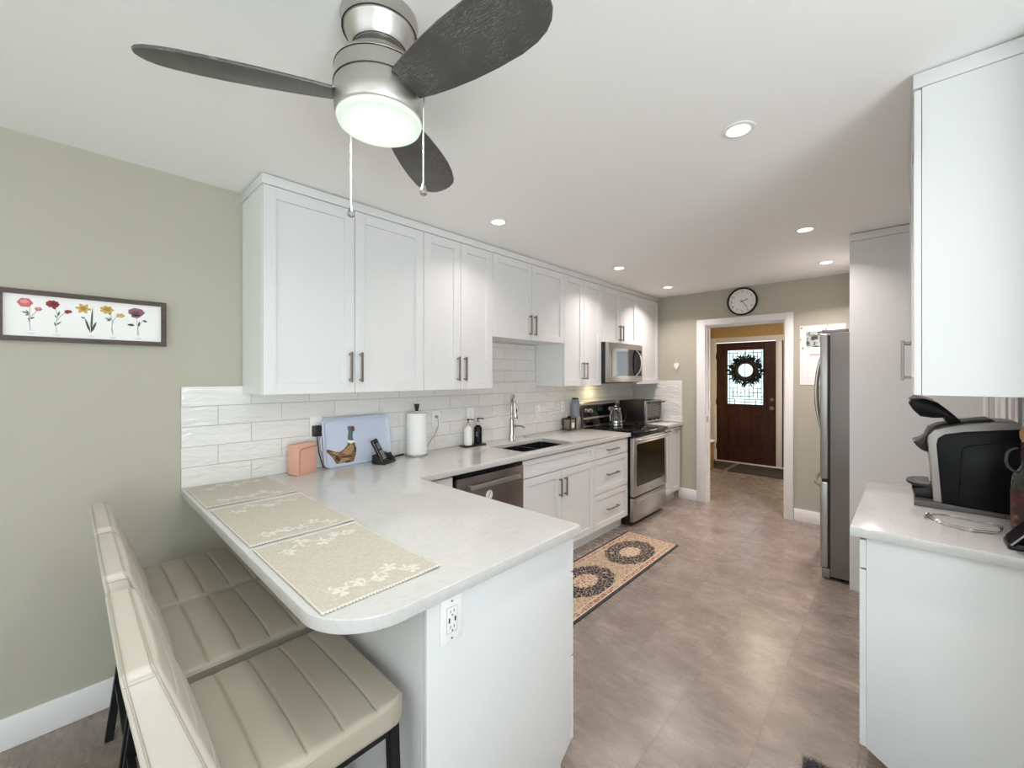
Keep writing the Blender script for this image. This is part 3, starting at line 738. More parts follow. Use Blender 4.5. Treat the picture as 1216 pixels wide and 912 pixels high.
for x in (0.17, 0.83, 0.39, 0.61): came(x, 0.10, x, 0.30); came(x, 0.80, x, 0.94)
for z in (0.30, 0.80, 0.87): came(0.07, z, 0.28, z); came(0.72, z, 0.93, z)
for x in (0.22, 0.5, 0.78): came(x, 0.0, x, 0.10)
mb.build('leading', M['black_metal'], gp)
for zz, nm, rr_ in ((0.945, 'door_knob', 0.027), (1.085, 'deadbolt', 0.021)):
    mb = MB(); mb.M = Matrix.Translation((1.035, yf, zz)); mb.lathe([(0.030, 0), (0.030, -0.006), (0.012, -0.010), (0.012, -0.03), (rr_, -0.038), (rr_, -0.056), (0.001, -0.062)], axis='y', n=24, cap=False); mb.build(nm, M['pull'], leaf)
for zz in (0.25, 1.02, 1.80): MB().cyl((D0-0.002, yf-0.006, zz-0.05), 0.008, 0.10).build('hinge', M['black_metal'], r)
# casing, mullion and threshold of the entry
mb = MB(); y0, y1 = HY-0.022, HY-0.0005
mb.box(0.098, 0.19, y0, y1, 0, 2.125, 0.003); mb.box(0.19, 1.62, y0, y1, 2.045, 2.125, 0.003); mb.box(1.100, 1.180, y0, y1, 0, 2.045, 0.003); mb.box(1.55, 1.62, y0, y1, 0, 2.045, 0.003)
struct(mb, 'trim_6', M['trim'], 0.5)
struct(MB().box(0.19, 1.55, HY-0.035, HY+0.06, 0.0, 0.012, 0.002), 'trim_7', M['trim'], 0.5)
mb = MB()
for a in ((1.182, 1.25, 0.012, 2.035), (1.50, 1.55, 0.012, 2.035), (1.25, 1.50, 0.012, 0.2), (1.25, 1.50, 1.9, 2.035)): slab(mb, *a)
slab(mb, 1.25, 1.50, 0.2, 1.9, yf+0.01, yf+0.03, 0)
tag(mb.build('door_2', M['door_wood'], smooth=0.4), kind='structure')

# wreath
r = root('wreath', (0.665, yf-0.03, 1.33), 'dark twiggy round wreath hanging on the entry door glass', 'wreath')
mb = MB(); mb.tube([(0.665+0.150*math.cos(a*PI/16), yf-0.045, 1.565+0.150*math.sin(a*PI/16)) for a in range(32)], 0.042, 8, closed=True)
mb.build('twig_ring', M['rubber'], r)
M['leaf_dark'] = mat('very_dark_green_foliage', '#161c16', 0.6)
mb = MB(); rnd = random.Random(3)
for i in range(420):
    a = rnd.random()*2*PI; q = 0.165+rnd.uniform(-0.035, 0.055); px, pz, py = 0.665+q*math.cos(a), 1.565+q*math.sin(a), yf-0.045+rnd.uniform(-0.03, 0.02)
    d = a+rnd.uniform(-1.1, 1.1)+(0.5 if i % 2 else -0.5); L = rnd.uniform(0.05, 0.10); wd = rnd.uniform(0.007, 0.016)
    if q < 0.15: L *= 0.5
    dx, dz = math.cos(d), math.sin(d); nx, nz = -dz, dx; t_ = rnd.uniform(-0.012, 0.012)
    mb.poly([(px, py, pz), (px+dx*L*0.5+nx*wd, py+t_, pz+dz*L*0.5+nz*wd), (px+dx*L, py+t_*2, pz+dz*L), (px+dx*L*0.5-nx*wd, py-t_, pz+dz*L*0.5-nz*wd)])
lv = mb.build('leaves', M['leaf_dark'], r, smooth=0)
mb = MB(); mb.tube([(0.665, yf-0.025, 1.74), (0.665, yf-0.014, 2.02)], 0.004, 6); mb.build('ribbon_hanger', M['door_wood'], r)

# hall floor mats and bench
m = M['doormat'] = mat('dark_coir_mat', '#3b332d', 0.95); t = NT(m); t.bump(t.noise(t.obj(), 300, 2), 0.5, 0.004)
tag(MB().box(0.60, 1.50, 6.93, 7.62, 0.0, 0.012, 0.004).build('doormat', m), 'large dark brown doormat inside the entry door', 'mat')
tag(MB().box(0.035, 0.52, 7.05, 7.62, 0.0, 0.010, 0.004).build('doormat', m), 'narrow dark mat left of the large doormat, beside the hall bench', 'mat')
r = root('hall_bench', (0.2, 6.72, 0), 'low golden oak chest against the left wall of the hall', 'bench')
MB().box(0.03, 0.40, 6.42, 6.96, 0.03, 0.44, 0.006).build('chest', M['oak'], r)
MB().box(0.028, 0.42, 6.40, 6.98, 0.441, 0.465, 0.005).build('lid', M['paper'], r)
mb = MB(); mb.box(0.03, 0.07, 6.40, 6.98, 0.466, 0.56, 0.005); mb.build('back_rail', M['oak'], r)
for a, b in ((0.05, 6.44), (0.36, 6.44), (0.05, 6.93), (0.36, 6.93)): MB().box(a-0.015, a+0.015, b-0.015, b+0.015, 0.0, 0.0299).build('foot', M['oak'], r)

# ------------------------------------------------------------------ far wall: clock, heart, calendar
r = root('wall_clock', (1.30, FY-0.02, 2.15), 'round black-rimmed white wall clock above the doorway', 'clock')
CC = (1.298, FY-0.002, 2.281)
mb = MB(); mb.M = Matrix.Translation(CC); mb.lathe([(0.128, 0), (0.150, 0), (0.152, -0.018), (0.148, -0.034), (0.137, -0.036), (0.134, -0.022), (0.134, -0.016)], axis='y', n=56, cap=False); mb.build('rim', M['black_gloss'], r)
mb = MB(); mb.M = Matrix.Translation(CC); mb.lathe([(0.136, 0.0), (0.136, -0.016)], axis='y', n=56); fc = mb.build('face', M['paper'], r, smooth=0.5)
mb = MB()
for k in range(1, 13):
    a = math.radians(90-30*k); add_text(mb, str(k), 0.036, Matrix.Translation((CC[0]+0.106*math.cos(a), CC[1]-0.0165, CC[2]+0.106*math.sin(a))) @ Matrix.Rotation(PI/2, 4, 'X'))
M['numeral'] = mat('grey_numerals', '#8c8c90', 0.5)
mb.build('numerals', M['numeral'], fc, smooth=0)
for ang, L, wd, nm, yy in ((22, 0.060, 0.0035, 'hour_hand', 0.019), (-52, 0.085, 0.0025, 'minute_hand', 0.021)):
    mb = MB(); mb.M = Matrix.Translation((CC[0], CC[1]-yy, CC[2])) @ Matrix.Rotation(-math.radians(ang), 4, 'Y'); mb.box(-0.02, L, -0.0006, 0.0006, -wd, wd); mb.build(nm, M['black'], fc, smooth=0)
mb = MB(); ax_ = 0.575
hp = []
for i in range(40):
    a = 2*PI*i/40; x = 16*math.sin(a)**3; y = 13*math.cos(a)-5*math.cos(2*a)-2*math.cos(3*a)-math.cos(4*a)
    hp.append((ax_+x*0.0019, 1.585+y*0.0034))
r = root('heart_ornament', (ax_, FY-0.01, 1.53), 'slim white heart ornament hung left of the doorway', 'ornament')
mb.prism(hp, FY-0.014, FY-0.001, 'y', 0.003); mb.build('heart', M['white_pl'], r)
mb = MB(); mb.tube([(ax_-0.012, FY-0.006, 1.612), (ax_, FY-0.005, 1.682), (ax_+0.012, FY-0.006, 1.612)], 0.0018, 6); mb.build('cord', M['white_pl'], r)

r = root('wall_calendar', (2.0, FY-0.004, 1.377), 'two-page paper calendar with patterned top page hanging behind the refrigerator', 'calendar')
M['dots'] = mat('leafy_patterned_paper', '#f1efe9', 0.7); t = NT(M['dots'])
vv = t.add('ShaderNodeTexVoronoi'); t.l.new(t.mapv(t.obj(), scale=(1, 0.01, 1)), vv.inputs[0]); vv.inputs['Scale'].default_value = 26
dm = t.math('SUBTRACT', 1.0, t.smooth(vv.outputs['Distance'], 0.22, 0.30))
t.l.new(t.mix(t.math('MULTIPLY', dm, 0.8), lin('#f1efe9'), t.mix(t.xyz(vv.outputs['Color'])[0], lin('#e0b04a'), lin('#4a5a52'))), t.b.inputs['Base Color'])
MB().box(1.822, 2.185, FY-0.005, FY-0.001, 1.735, 1.968).build('picture_page', M['dots'], r, smooth=0)
MB().box(1.822, 2.185, FY-0.004, FY-0.001, 1.378, 1.734).build('month_page', M['paper'], r, smooth=0)
M['foto'] = mat('calendar_photograph', '#47504c', 0.5); t = NT(M['foto']); nn = t.noise(t.obj(), 18, 4, 0.6)
t.l.new(t.ramp(nn, [(0.38, lin('#23262b')), (0.46, lin('#5a6b55')), (0.55, lin('#cfd3d6')), (0.62, lin('#3a3d45'))]), t.b.inputs['Base Color'])
MB().box(1.875, 2.135, FY-0.0056, FY-0.0051, 1.752, 1.905).build('photograph', M['foto'], r, smooth=0)
mb = MB()
for i in range(6): mb.box(1.84, 2.168, FY-0.0045, FY-0.0041, 1.405+i*0.045, 1.4062+i*0.045)
for i in range(8): mb.box(1.84+i*0.0468, 1.8412+i*0.0468, FY-0.0045, FY-0.0041, 1.405, 1.63)
mb.box(1.90, 2.11, FY-0.0045, FY-0.0041, 1.665, 1.69)
mb.build('date_grid', mat('pale_grey_ink', '#c3bfc4', 0.6), r, smooth=0)

# ------------------------------------------------------------------ botanical print on the left wall
r = root('framed_print', (0.012, 0.065, 1.606), 'long dark-framed print of five flowers on the olive wall', 'picture')
PY0, PY1, PZ0, PZ1 = -0.190, 0.322, 1.606, 1.811
mb = MB(); ring_faces(mb, [(PY0, PZ0), (PY1, PZ0), (PY1, PZ1), (PY0, PZ1)], [(PY0+0.019, PZ0+0.019), (PY1-0.019, PZ0+0.019), (PY1-0.019, PZ1-0.019), (PY0+0.019, PZ1-0.019)], 0.001, 0.024, 'x'); mb.build('frame', M['frame_wood'], r, smooth=0.3)
pp = MB().box(0.002, 0.012, PY0+0.017, PY1-0.017, PZ0+0.017, PZ1-0.017).build('print', M['paper'], r, smooth=0)
def blob(mb, cy, cz, ry, rz, lob=7, amp=0.12, x=0.0124, n=42, rot=0.0):
    pts = []
    for i in range(n):
        a = 2*PI*i/n; q = 1+amp*math.cos(lob*a+rot); pts.append((x, cy+ry*q*math.cos(a), cz+rz*q*math.sin(a)))
    mb.poly(pts)
def leafp(mb, y0, z0, y1, z1, wd, x=0.0123):
    dy, dz = y1-y0, z1-z0; L = math.hypot(dy, dz); ny, nz = -dz/L*wd, dy/L*wd
    mb.poly([(x, y0, z0), (x, y0+dy*0.35+ny, z0+dz*0.35+nz), (x, y0+dy*0.7+ny*0.8, z0+dz*0.7+nz*0.8), (x, y1, z1), (x, y0+dy*0.7-ny*0.8, z0+dz*0.7-nz*0.8), (x, y0+dy*0.35-ny, z0+dz*0.35-nz)])
def stem(mb, pts, r_=0.0009): mb.tube([(0.0122, a, b) for a, b in pts], r_, 5)
inks = {k: mat(k+'_ink', c, 0.7) for k, c in (('pink', '#c96a6c'), ('rose', '#e09a98'), ('red', '#96353a'), ('crimson', '#6f2430'), ('yellow', '#cdaa62'), ('gold', '#ad8642'), ('mauve', '#8f6270'), ('plum', '#6d4a5c'), ('green', '#4d564a'), ('sage', '#8a938a'))}
def flower(cells, label=None):
    pass
gm = MB(); yb = MB(); sgs = [MB() for _ in range(4)]; sg = sgs[0]
fl = {k: MB() for k in ('pink', 'rose', 'red', 'crimson', 'yellow', 'gold', 'mauve', 'plum')}
# 1 pink
blob(fl['pink'], -0.114, 1.759, 0.020, 0.018, 6, 0.06); blob(fl['rose'], -0.116, 1.763, 0.011, 0.008, 5, 0.15, 0.0127); blob(fl['pink'], -0.079, 1.737, 0.010, 0.0075, 6, 0.12); blob(fl['rose'], -0.079, 1.739, 0.005, 0.0035, 5, 0.1, 0.0127)
stem(sg, [(-0.101, 1.742), (-0.103, 1.70), (-0.100, 1.648)]); stem(sg, [(-0.081, 1.731), (-0.092, 1.715), (-0.103, 1.70)])
leafp(gm, -0.103, 1.716, -0.124, 1.723, 0.003); leafp(gm, -0.103, 1.714, -0.114, 1.708, 0.003); leafp(gm, -0.103, 1.713, -0.112, 1.731, 0.002); leafp(gm, -0.103, 1.695, -0.088, 1.703, 0.003); leafp(gm, -0.101, 1.68, -0.106, 1.70, 0.002)
# 2 red
sg = sgs[1]
blob(fl['red'], -0.040, 1.762, 0.019, 0.015, 9, 0.08); blob(fl['crimson'], -0.036, 1.762, 0.010, 0.008, 7, 0.2, 0.0127); leafp(fl['crimson'], -0.033, 1.740, -0.039, 1.758, 0.006); blob(fl['red'], 0.004, 1.736, 0.011, 0.007, 7, 0.12); leafp(fl['crimson'], -0.006, 1.728, 0.010, 1.737, 0.006)
stem(sg, [(-0.032, 1.742), (-0.026, 1.715), (-0.031, 1.68), (-0.029, 1.646)]); stem(sg, [(-0.006, 1.730), (-0.020, 1.712), (-0.030, 1.69)])
leafp(gm, -0.027, 1.712, -0.020, 1.735, 0.003); leafp(gm, -0.028, 1.705, -0.035, 1.72, 0.002); leafp(gm, -0.031, 1.675, -0.015, 1.693, 0.0025); leafp(gm, -0.031, 1.67, -0.036, 1.69, 0.002)
# 3 daffodil
blob(fl['yellow'], 0.048, 1.754, 0.019, 0.018, 6, 0.28, rot=0.5); blob(fl['gold'], 0.048, 1.754, 0.009, 0.009, 8, 0.1, 0.0127)
leafp(gm, 0.071, 1.650, 0.076, 1.765, 0.0035); leafp(gm, 0.070, 1.650, 0.088, 1.703, 0.0045); leafp(gm, 0.070, 1.650, 0.052, 1.716, 0.004); leafp(gm, 0.054, 1.712, 0.040, 1.717, 0.003)
# 4 yellow
sg = sgs[2]
blob(yb, 0.120, 1.757, 0.021, 0.017, 7, 0.12); blob(fl['gold'], 0.122, 1.759, 0.012, 0.009, 6, 0.2, 0.0127); leafp(fl['crimson'], 0.131, 1.736, 0.126, 1.748, 0.004); blob(yb, 0.164, 1.736, 0.014, 0.009, 5, 0.15); leafp(fl['gold'], 0.152, 1.728, 0.168, 1.740, 0.005)
stem(sg, [(0.132, 1.742), (0.137, 1.70), (0.135, 1.67), (0.140, 1.647)]); stem(sg, [(0.152, 1.73), (0.142, 1.715), (0.136, 1.69), (0.139, 1.65)])
leafp(gm, 0.134, 1.712, 0.112, 1.722, 0.003); leafp(gm, 0.134, 1.713, 0.118, 1.709, 0.003); leafp(gm, 0.134, 1.714, 0.127, 1.727, 0.002)
# 5 mauve
sg = sgs[3]
blob(fl['mauve'], 0.217, 1.757, 0.028, 0.018, 7, 0.05); blob(fl['plum'], 0.215, 1.752, 0.014, 0.009, 6, 0.15, 0.0127); blob(fl['mauve'], 0.215, 1.740, 0.016, 0.010, 5, 0.05)
stem(sg, [(0.218, 1.732), (0.220, 1.69), (0.226, 1.65)]); stem(sg, [(0.240, 1.722), (0.226, 1.70), (0.221, 1.67), (0.220, 1.65)])
leafp(gm, 0.212, 1.697, 0.185, 1.698, 0.006); leafp(gm, 0.238, 1.721, 0.255, 1.716, 0.005); leafp(gm, 0.224, 1.69, 0.228, 1.716, 0.004)
for k, b_ in fl.items(): b_.build(k+'_petals', inks[k], pp, smooth=0)
yb.build('yellow_petals', inks['yellow'], pp, smooth=0)
for k_, q_ in enumerate(sgs): q_.build('stem', inks['sage'], pp, smooth=0)
gm.build('green_leaves', inks['green'], pp, smooth=0)
mb = MB()
for cyy in (-0.099, -0.029, 0.071, 0.139, 0.224):
    mb.box(0.0120, 0.0123, cyy-0.011, cyy+0.011, 1.6375, 1.6385); mb.box(0.0120, 0.0123, cyy-0.007, cyy+0.007, 1.6335, 1.6342)
mb.build('caption', inks['sage'], pp, smooth=0)

# ------------------------------------------------------------------ outlets
def outlet(y, z, label, plug=False):
    r = root('wall_outlet', (0.009, y, z-0.057), label, 'outlet', 'white outlets on the tile backsplash')
    MB().box(0.0082, 0.0135, y-0.036, y+0.036, z-0.058, z+0.058, 0.002).build('plate', M['white_pl'], r)
    MB().box(0.0136, 0.0155, y-0.017, y+0.017, z-0.034, z+0.034, 0.001).build('receptacle', M['white_pl'], r)
    mb = MB()
    for s1 in (-0.017, 0.017):
        for q in (-0.006, 0.006): mb.box(0.0155, 0.0158, y+q-0.001, y+q+0.001, z+s1, z+s1+0.008)
        mb.box(0.0155, 0.0158, y-0.002, y+0.002, z+s1-0.009, z+s1-0.005)
    mb.build('slots', M['black'], r, smooth=0); return r
outlet(1.015, 1.165, 'white outlet with a black charger plugged in, left of the pheasant tray')
outlet(1.890, 1.145, 'white outlet with a thin grey cord, right of the paper towel roll')
outlet(2.235, 1.150, 'white outlet on the tile behind the soap bottles')
outlet(3.080, 1.130, 'white outlet on the tile right of the faucet')
outlet(3.490, 1.150, 'white outlet on the tile just left of the stove')
r = root('charger', (0.03, 1.01, 1.10), 'black wall charger with dark cord behind the pheasant tray', 'charger')
MB().box(0.0162, 0.052, 0.988, 1.034, 1.108, 1.172, 0.005).build('adapter', M['black'], r)
MB().tube([(0.035, 1.012, 1.107), (0.035, 1.014, 1.085), (0.028, 1.022, 1.05), (0.022, 1.030, 1.00), (0.020, 1.045, 0.95), (0.022, 1.052, 0.9185), (0.03, 1.06, 0.9175)], 0.0026, 8).build('cord', M['rubber'], r)
r = root('power_cord', (0.03, 1.89, 0.98), 'thin grey cord curving down from the outlet by the paper towel', 'cord')
MB().box(0.0162, 0.030, 1.878, 1.902, 1.150, 1.172, 0.004).build('plug', M['grey_pl'], r)
MB().tube([(0.028, 1.890, 1.16), (0.034, 1.898, 1.13), (0.034, 1.895, 1.09), (0.032, 1.87, 1.03), (0.03, 1.83, 0.99), (0.03, 1.79, 0.94), (0.04, 1.76, 0.918)], 0.0028, 8).build('cable', M['grey_pl'], r)
# outlet on the end panel
r = root('wall_outlet', (1.679, 0.71, 0.75), 'white outlet with USB sockets on the peninsula end panel', 'outlet')
oy, oz = 0.712, 0.805
MB().box(1.6782, 1.6840, oy-0.037, oy+0.037, oz-0.060, oz+0.060, 0.002).build('plate', M['white_pl'], r)
mb = MB(); ring_faces(mb, [(oy-0.018, oz-0.035), (oy+0.018, oz-0.035), (oy+0.018, oz+0.035), (oy-0.018, oz+0.035)], [(oy-0.017, oz-0.034), (oy+0.017, oz-0.034), (oy+0.017, oz+0.034), (oy-0.017, oz+0.034)], 1.6841, 1.6844, 'x'); mb.build('seam', mat('seam_grey', '#9a9a9a', 0.6), r, smooth=0)
MB().box(1.6841, 1.6856, oy-0.0165, oy+0.0165, oz-0.0335, oz+0.0335, 0.001).build('receptacle', M['white_pl'], r)
mb = MB()
for s1 in (-0.021, 0.021):
    for q in (-0.006, 0.006): mb.box(1.6856, 1.6859, oy+q-0.001, oy+q+0.001, oz+s1-0.002, oz+s1+0.006)
    mb.box(1.6856, 1.6859, oy-0.002, oy+0.002, oz+s1-0.010, oz+s1-0.006)
for q in (-0.010, 0.010): mb.box(1.6856, 1.6859, oy+q-0.0025, oy+q+0.0025, oz-0.0065, oz+0.0065)
mb.build('slots', M['black'], r, smooth=0)
mb = MB()
for s1 in (-0.05, 0.05): mb.lathe([(0.0005, 0), (0.003, 0), (0.003, 0.0006), (0.0005, 0.0006)], 1.684, oy, oz+s1, axis='x', n=12, cap=False)
mb.build('screw', M['pull'], r)

# ------------------------------------------------------------------ things on the left counter
ZC = 0.9143
# salmon ridged holder
M['salmon'] = mat('salmon_silicone', '#d8a692', 0.55)
r = root('napkin_holder', (0.075, 0.92, ZC), 'salmon pink rounded box standing against the tiles, left of the pheasant tray', 'holder', rz=0.0)
mb = MB(); mb.M = Matrix.Translation((0.092, 0.915, ZC)) @ Matrix.Rotation(math.radians(22), 4, 'Z')
mb.prism([(-0.044, 0.004), (0.030, 0.0), (0.030, 0.158), (0.022, 0.172), (-0.044, 0.168)], -0.068, 0.068, 'y', 0.005); mb.build('box', M['salmon'], r)
mb = MB(); mb.M = Matrix.Translation((0.092, 0.915, ZC)) @ Matrix.Rotation(math.radians(22), 4, 'Z')
mb.tube([(0.031, 0.066, 0.150), (0.031, -0.028, 0.146)]+[(0.031, -0.028-0.026*math.sin(a), 0.120+0.026*math.cos(a)) for a in (0.3, 0.6, 0.9, 1.2)]+[(0.031, -0.054, 0.116), (0.031, -0.056, 0.012)], 0.0034, 8); mb.build('raised_rim', mat('darker_salmon_silicone', '#b98470', 0.5), r)

# tray with pheasant
TL = math.radians(9)
M['tray_blue'] = m = mat('pale_blue_melamine', '#bfc8dd', 0.2); t = NT(m)
t.l.new(t.mix(t.noise(t.obj(), 6, 2), lin('#b9c3da'), lin('#ccd3e2')), t.b.inputs['Base Color'])
r = root('serving_tray', (0.06, 1.25, ZC), 'pale blue serving tray painted with a pheasant, leaning on the tiles', 'tray')
TM = Matrix.Translation((0.088, 1.258, ZC+0.001)) @ Matrix.Rotation(-TL, 4, 'Y')
def traypts(gr, h0, h1): return rrect(-0.222+gr, 0.222-gr, h0, h1, 0.035-gr*0.4, 6)
mb = MB(); mb.M = TM
loops = [(-0.006, traypts(0.0, 0.0, 0.300)), (-0.002, traypts(0.0, 0.0, 0.300)), (0.004, traypts(0.006, 0.006, 0.294)), (-0.008, traypts(0.022, 0.022, 0.278)), (-0.012, traypts(0.022, 0.022, 0.278))]
def loft(mb, loops):
    bm = mb.bm; R = [[bm.verts.new((x, a, b)) for a, b in pts] for x, pts in loops]; n = len(R[0]); fs = []
    for A, B in zip(R, R[1:]):
        for i in range(n): fs.append(bm.faces.new((A[i], A[(i+1) % n], B[(i+1) % n], B[i])))
    for i in range(n): fs.append(bm.faces.new((R[-1][i], R[-1][(i+1) % n], R[0][(i+1) % n], R[0][i])))
    fs.append(bm.faces.new([bm.verts.new((loops[3][0], a, b)) for a, b in loops[3][1]]))
    fs.append(bm.faces.new([bm.verts.new((loops[4][0], a, b)) for a, b in loops[4][1]]))
    bmesh.ops.recalc_face_normals(bm, faces=fs); mb._tf([v for q in bm.faces for v in q.verts] and list(bm.verts))
loft(mb, loops); tr = mb.build('tray_body', M['tray_blue'], r)
mb = MB(); mb.M = TM
for s1 in (-1, 1): mb.tube([(0.002, s1*0.218, 0.10), (0.004, s1*0.234, 0.115), (0.004, s1*0.236, 0.15), (0.004, s1*0.234, 0.185), (0.002, s1*0.218, 0.20)], 0.004, 8)
mb.build('handle', M['tray_blue'], r)
# painted bird: local coordinates (y along the tray, z up the tray)
PH = {k: mat(k, c, 0.35) for k, c in (('pheasant_brown', '#7c5a3c'), ('pheasant_tan', '#a98560'), ('pheasant_dark', '#4a3628'), ('pheasant_teal', '#556a72'), ('pheasant_white', '#eeeae2'), ('pheasant_red', '#6b463c'))}
for k_, (a_, b_) in {'pheasant_brown': ('#5e4330', '#9a7750'), 'pheasant_tan': ('#8a6a48', '#c2a27a')}.items():
    t = NT(PH[k_]); t.l.new(t.ramp(t.noise(t.obj(), 130, 4, 0.7), [(0.42, lin(a_)), (0.6, lin(b_))]), t.b.inputs['Base Color'])
def pic(name, m_, polys, x):
    mb = MB(); mb.M = TM
    for pl in polys: mb.prism([(a-1.258, (b-0.914)) for a, b in pl], x, x+0.0006, 'x')
    mb.build(name, m_, tr, smooth=0)
body = [(1.040, 1.030), (1.070, 1.026), (1.094, 1.014), (1.118, 1.005), (1.137, 1.004), (1.160, 1.018), (1.181, 1.037), (1.191, 1.058), (1.212, 1.060), (1.232, 1.050), (1.242, 1.010), (1.234, 0.972), (1.222, 0.945), (1.214, 0.921), (1.19, 0.919), (1.142, 0.917), (1.113, 0.928), (1.100, 0.950), (1.089, 0.975), (1.07, 0.998), (1.045, 1.018)]
pic('feather_body', PH['pheasant_brown'], [body], -0.0078)
pic('breast_feathers', PH['pheasant_tan'], [[(1.15, 1.0), (1.19, 1.03), (1.215, 1.05), (1.228, 1.02), (1.205, 0.985), (1.17, 0.98)], [(1.06, 1.018), (1.10, 1.006), (1.13, 0.995), (1.12, 0.985), (1.09, 1.0)], [(1.12, 0.94), (1.15, 0.965), (1.19, 0.96), (1.20, 0.935), (1.16, 0.925)]], -0.0071)
pic('dark_feathers', PH['pheasant_dark'], [[(1.13, 0.975), (1.16, 0.975), (1.20, 0.975), (1.215, 0.96), (1.19, 0.968), (1.15, 0.966)], [(1.11, 0.99), (1.135, 0.965), (1.125, 0.945), (1.105, 0.965)], [(1.22, 1.04), (1.236, 1.02), (1.236, 0.985), (1.228, 1.0)], [(1.155, 0.94), (1.19, 0.948), (1.205, 0.93), (1.17, 0.932)], [(1.048, 1.025), (1.09, 1.008), (1.088, 1.004), (1.05, 1.018)]], -0.0064)
pic('teal_neck', PH['pheasant_teal'], [[(1.192, 1.062), (1.190, 1.085), (1.197, 1.123), (1.192, 1.150), (1.205, 1.156), (1.222, 1.152), (1.226, 1.116), (1.222, 1.085), (1.230, 1.056)]], -0.0078)
pic('red_face', PH['pheasant_red'], [[(1.212, 1.142), (1.222, 1.156), (1.236, 1.150), (1.240, 1.132), (1.232, 1.118), (1.218, 1.122)]], -0.0071)
pic('white_collar', PH['pheasant_white'], [[(1.188, 1.060), (1.195, 1.070), (1.212, 1.064), (1.230, 1.064), (1.230, 1.054), (1.212, 1.046), (1.198, 1.050)]], -0.0071)

# cordless phone
r = root('cordless_phone', (0.155, 1.385, ZC), 'black cordless phone standing in its charging base before the tray', 'phone')
PM = Matrix.Translation((0.172, 1.362, ZC)) @ Matrix.Rotation(math.radians(25), 4, 'Z')
mb = MB(); mb.M = PM; mb.prism([(-0.045, 0.0), (0.045, 0.0), (0.05, 0.012), (0.0, 0.045), (-0.03, 0.062), (-0.045, 0.055)], -0.05, 0.075, 'y', 0.004); ba = mb.build('base', M['black'], r)
mb = MB(); mb.M = PM @ Matrix.Translation((0.028, 0.040, 0.038)) @ Matrix.Rotation(math.radians(-38), 4, 'Y')
mb.box(0.0, 0.004, -0.026, 0.026, -0.022, 0.03, 0.002); mb.build('answering_panel', M['black_gloss'], ba)
HM = PM @ Matrix.Translation((0.028, -0.018, 0.012)) @ Matrix.Rotation(math.radians(-24), 4, 'Y') @ Matrix.Rotation(math.radians(10), 4, 'X')
mb = MB(); mb.M = HM; mb.box(-0.014, 0.012, -0.024, 0.024, 0.0, 0.158, 0.006); hs = mb.build('handset', M['black'], r)
mb = MB(); mb.M = HM; mb.box(0.0121, 0.013, -0.016, 0.016, 0.093, 0.130, 0.0004); mb.build('screen', mat('phone_screen', '#6a7278', 0.15), hs)
mb = MB(); mb.M = HM
for i in range(3):
    for j in range(5): mb.box(0.0121, 0.014, -0.015+i*0.0105, -0.0065+i*0.0105, 0.022+j*0.012, 0.030+j*0.012, 0.0006)
mb.build('keypad', M['grey_pl'], hs)
mb = MB(); mb.M = HM; mb.tube([(0.006, -0.0245, 0.01), (0.006, -0.0245, 0.15)], 0.0015, 6).tube([(0.006, 0.0245, 0.01), (0.006, 0.0245, 0.15)], 0.0015, 6); mb.build('trim_line', M['chrome'], hs)
mb = MB(); mb.tube([(0.13, 1.45, ZC+0.006), (0.10, 1.47, ZC+0.006), (0.07, 1.50, ZC+0.006), (0.045, 1.54, ZC+0.006), (0.03, 1.6, ZC+0.006)], 0.006, 8); mb.build('cable', M['black'], r)

# paper towel
tx, ty = 0.112, 1.655
r = root('paper_towel_holder', (tx, ty, ZC), 'steel paper towel holder with black tapered knob on the counter', 'holder')
MB().lathe([(0.074, 0), (0.076, 0.003), (0.076, 0.012), (0.070, 0.016), (0.004, 0.016)], tx, ty, ZC, n=40).build('base', M['chrome'], r)
MB().cyl((tx, ty, ZC+0.016), 0.006, 0.305).build('rod', M['chrome'], r)
MB().lathe([(0.012, 0), (0.012, 0.012), (0.013, 0.014), (0.019, 0.046), (0.018, 0.050), (0.001, 0.050)], tx, ty, ZC+0.308, n=28).build('knob', M['black'], r)
mb = MB(); o_, i_ = [], []
prof = [(0.068, 0), (0.069, 0.002), (0.069, 0.276), (0.068, 0.278), (0.021, 0.278), (0.021, 0.0), (0.068, 0)]
mb.lathe(prof, tx, ty, ZC+0.0165, n=48, cap=False)
tag(mb.build('paper_towel_roll', M['towel']), 'white paper towel roll on the steel holder', 'paper towel')

# soap bottles
tag(MB().prism(rrect(0.05, 0.135, 2.085, 2.30, 0.012, 4), ZC, ZC+0.012, 'z', 0.003).build('soap_tray', M['black']), 'slim black tray under the two soap bottles beside the sink', 'tray')
def soap(y, x, col_, label, pump_dir=1):
    r = root('soap_bottle', (x, y, ZC+0.0125), label, 'soap dispenser', 'pump soap bottles')
    MB().lathe([(0.028, 0), (0.032, 0.004), (0.032, 0.118), (0.029, 0.132), (0.016, 0.145), (0.0135, 0.15)], x, y, ZC+0.0125, n=32).build('bottle', col_, r)
    MB().lathe([(0.016, 0), (0.016, 0.020), (0.012, 0.024)], x, y, ZC+0.163, n=24).build('collar', M['chrome'] if 0 else mat('champagne_collar', '#c9bfa6', 0.3, 0.6), r)
    mb = MB(); mb.cyl((x, y, ZC+0.187), 0.004, 0.022, n=12).lathe([(0.009, 0), (0.010, 0.01), (0.007, 0.012)], x, y, ZC+0.206, n=16)
    mb.tube([(x, y, ZC+0.212), (x+0.015, y+0.02*pump_dir, ZC+0.213), (x+0.028, y+0.035*pump_dir, ZC+0.207)], 0.0045, 8); mb.build('pump', M['black'], r)
    return r
M['label_ink'] = mat('pale_label_ink', '#b9b9b4', 0.6)
s1 = soap(2.135, 0.098, M['white_pl'], 'white pump soap bottle, left of the pair on the black tray')
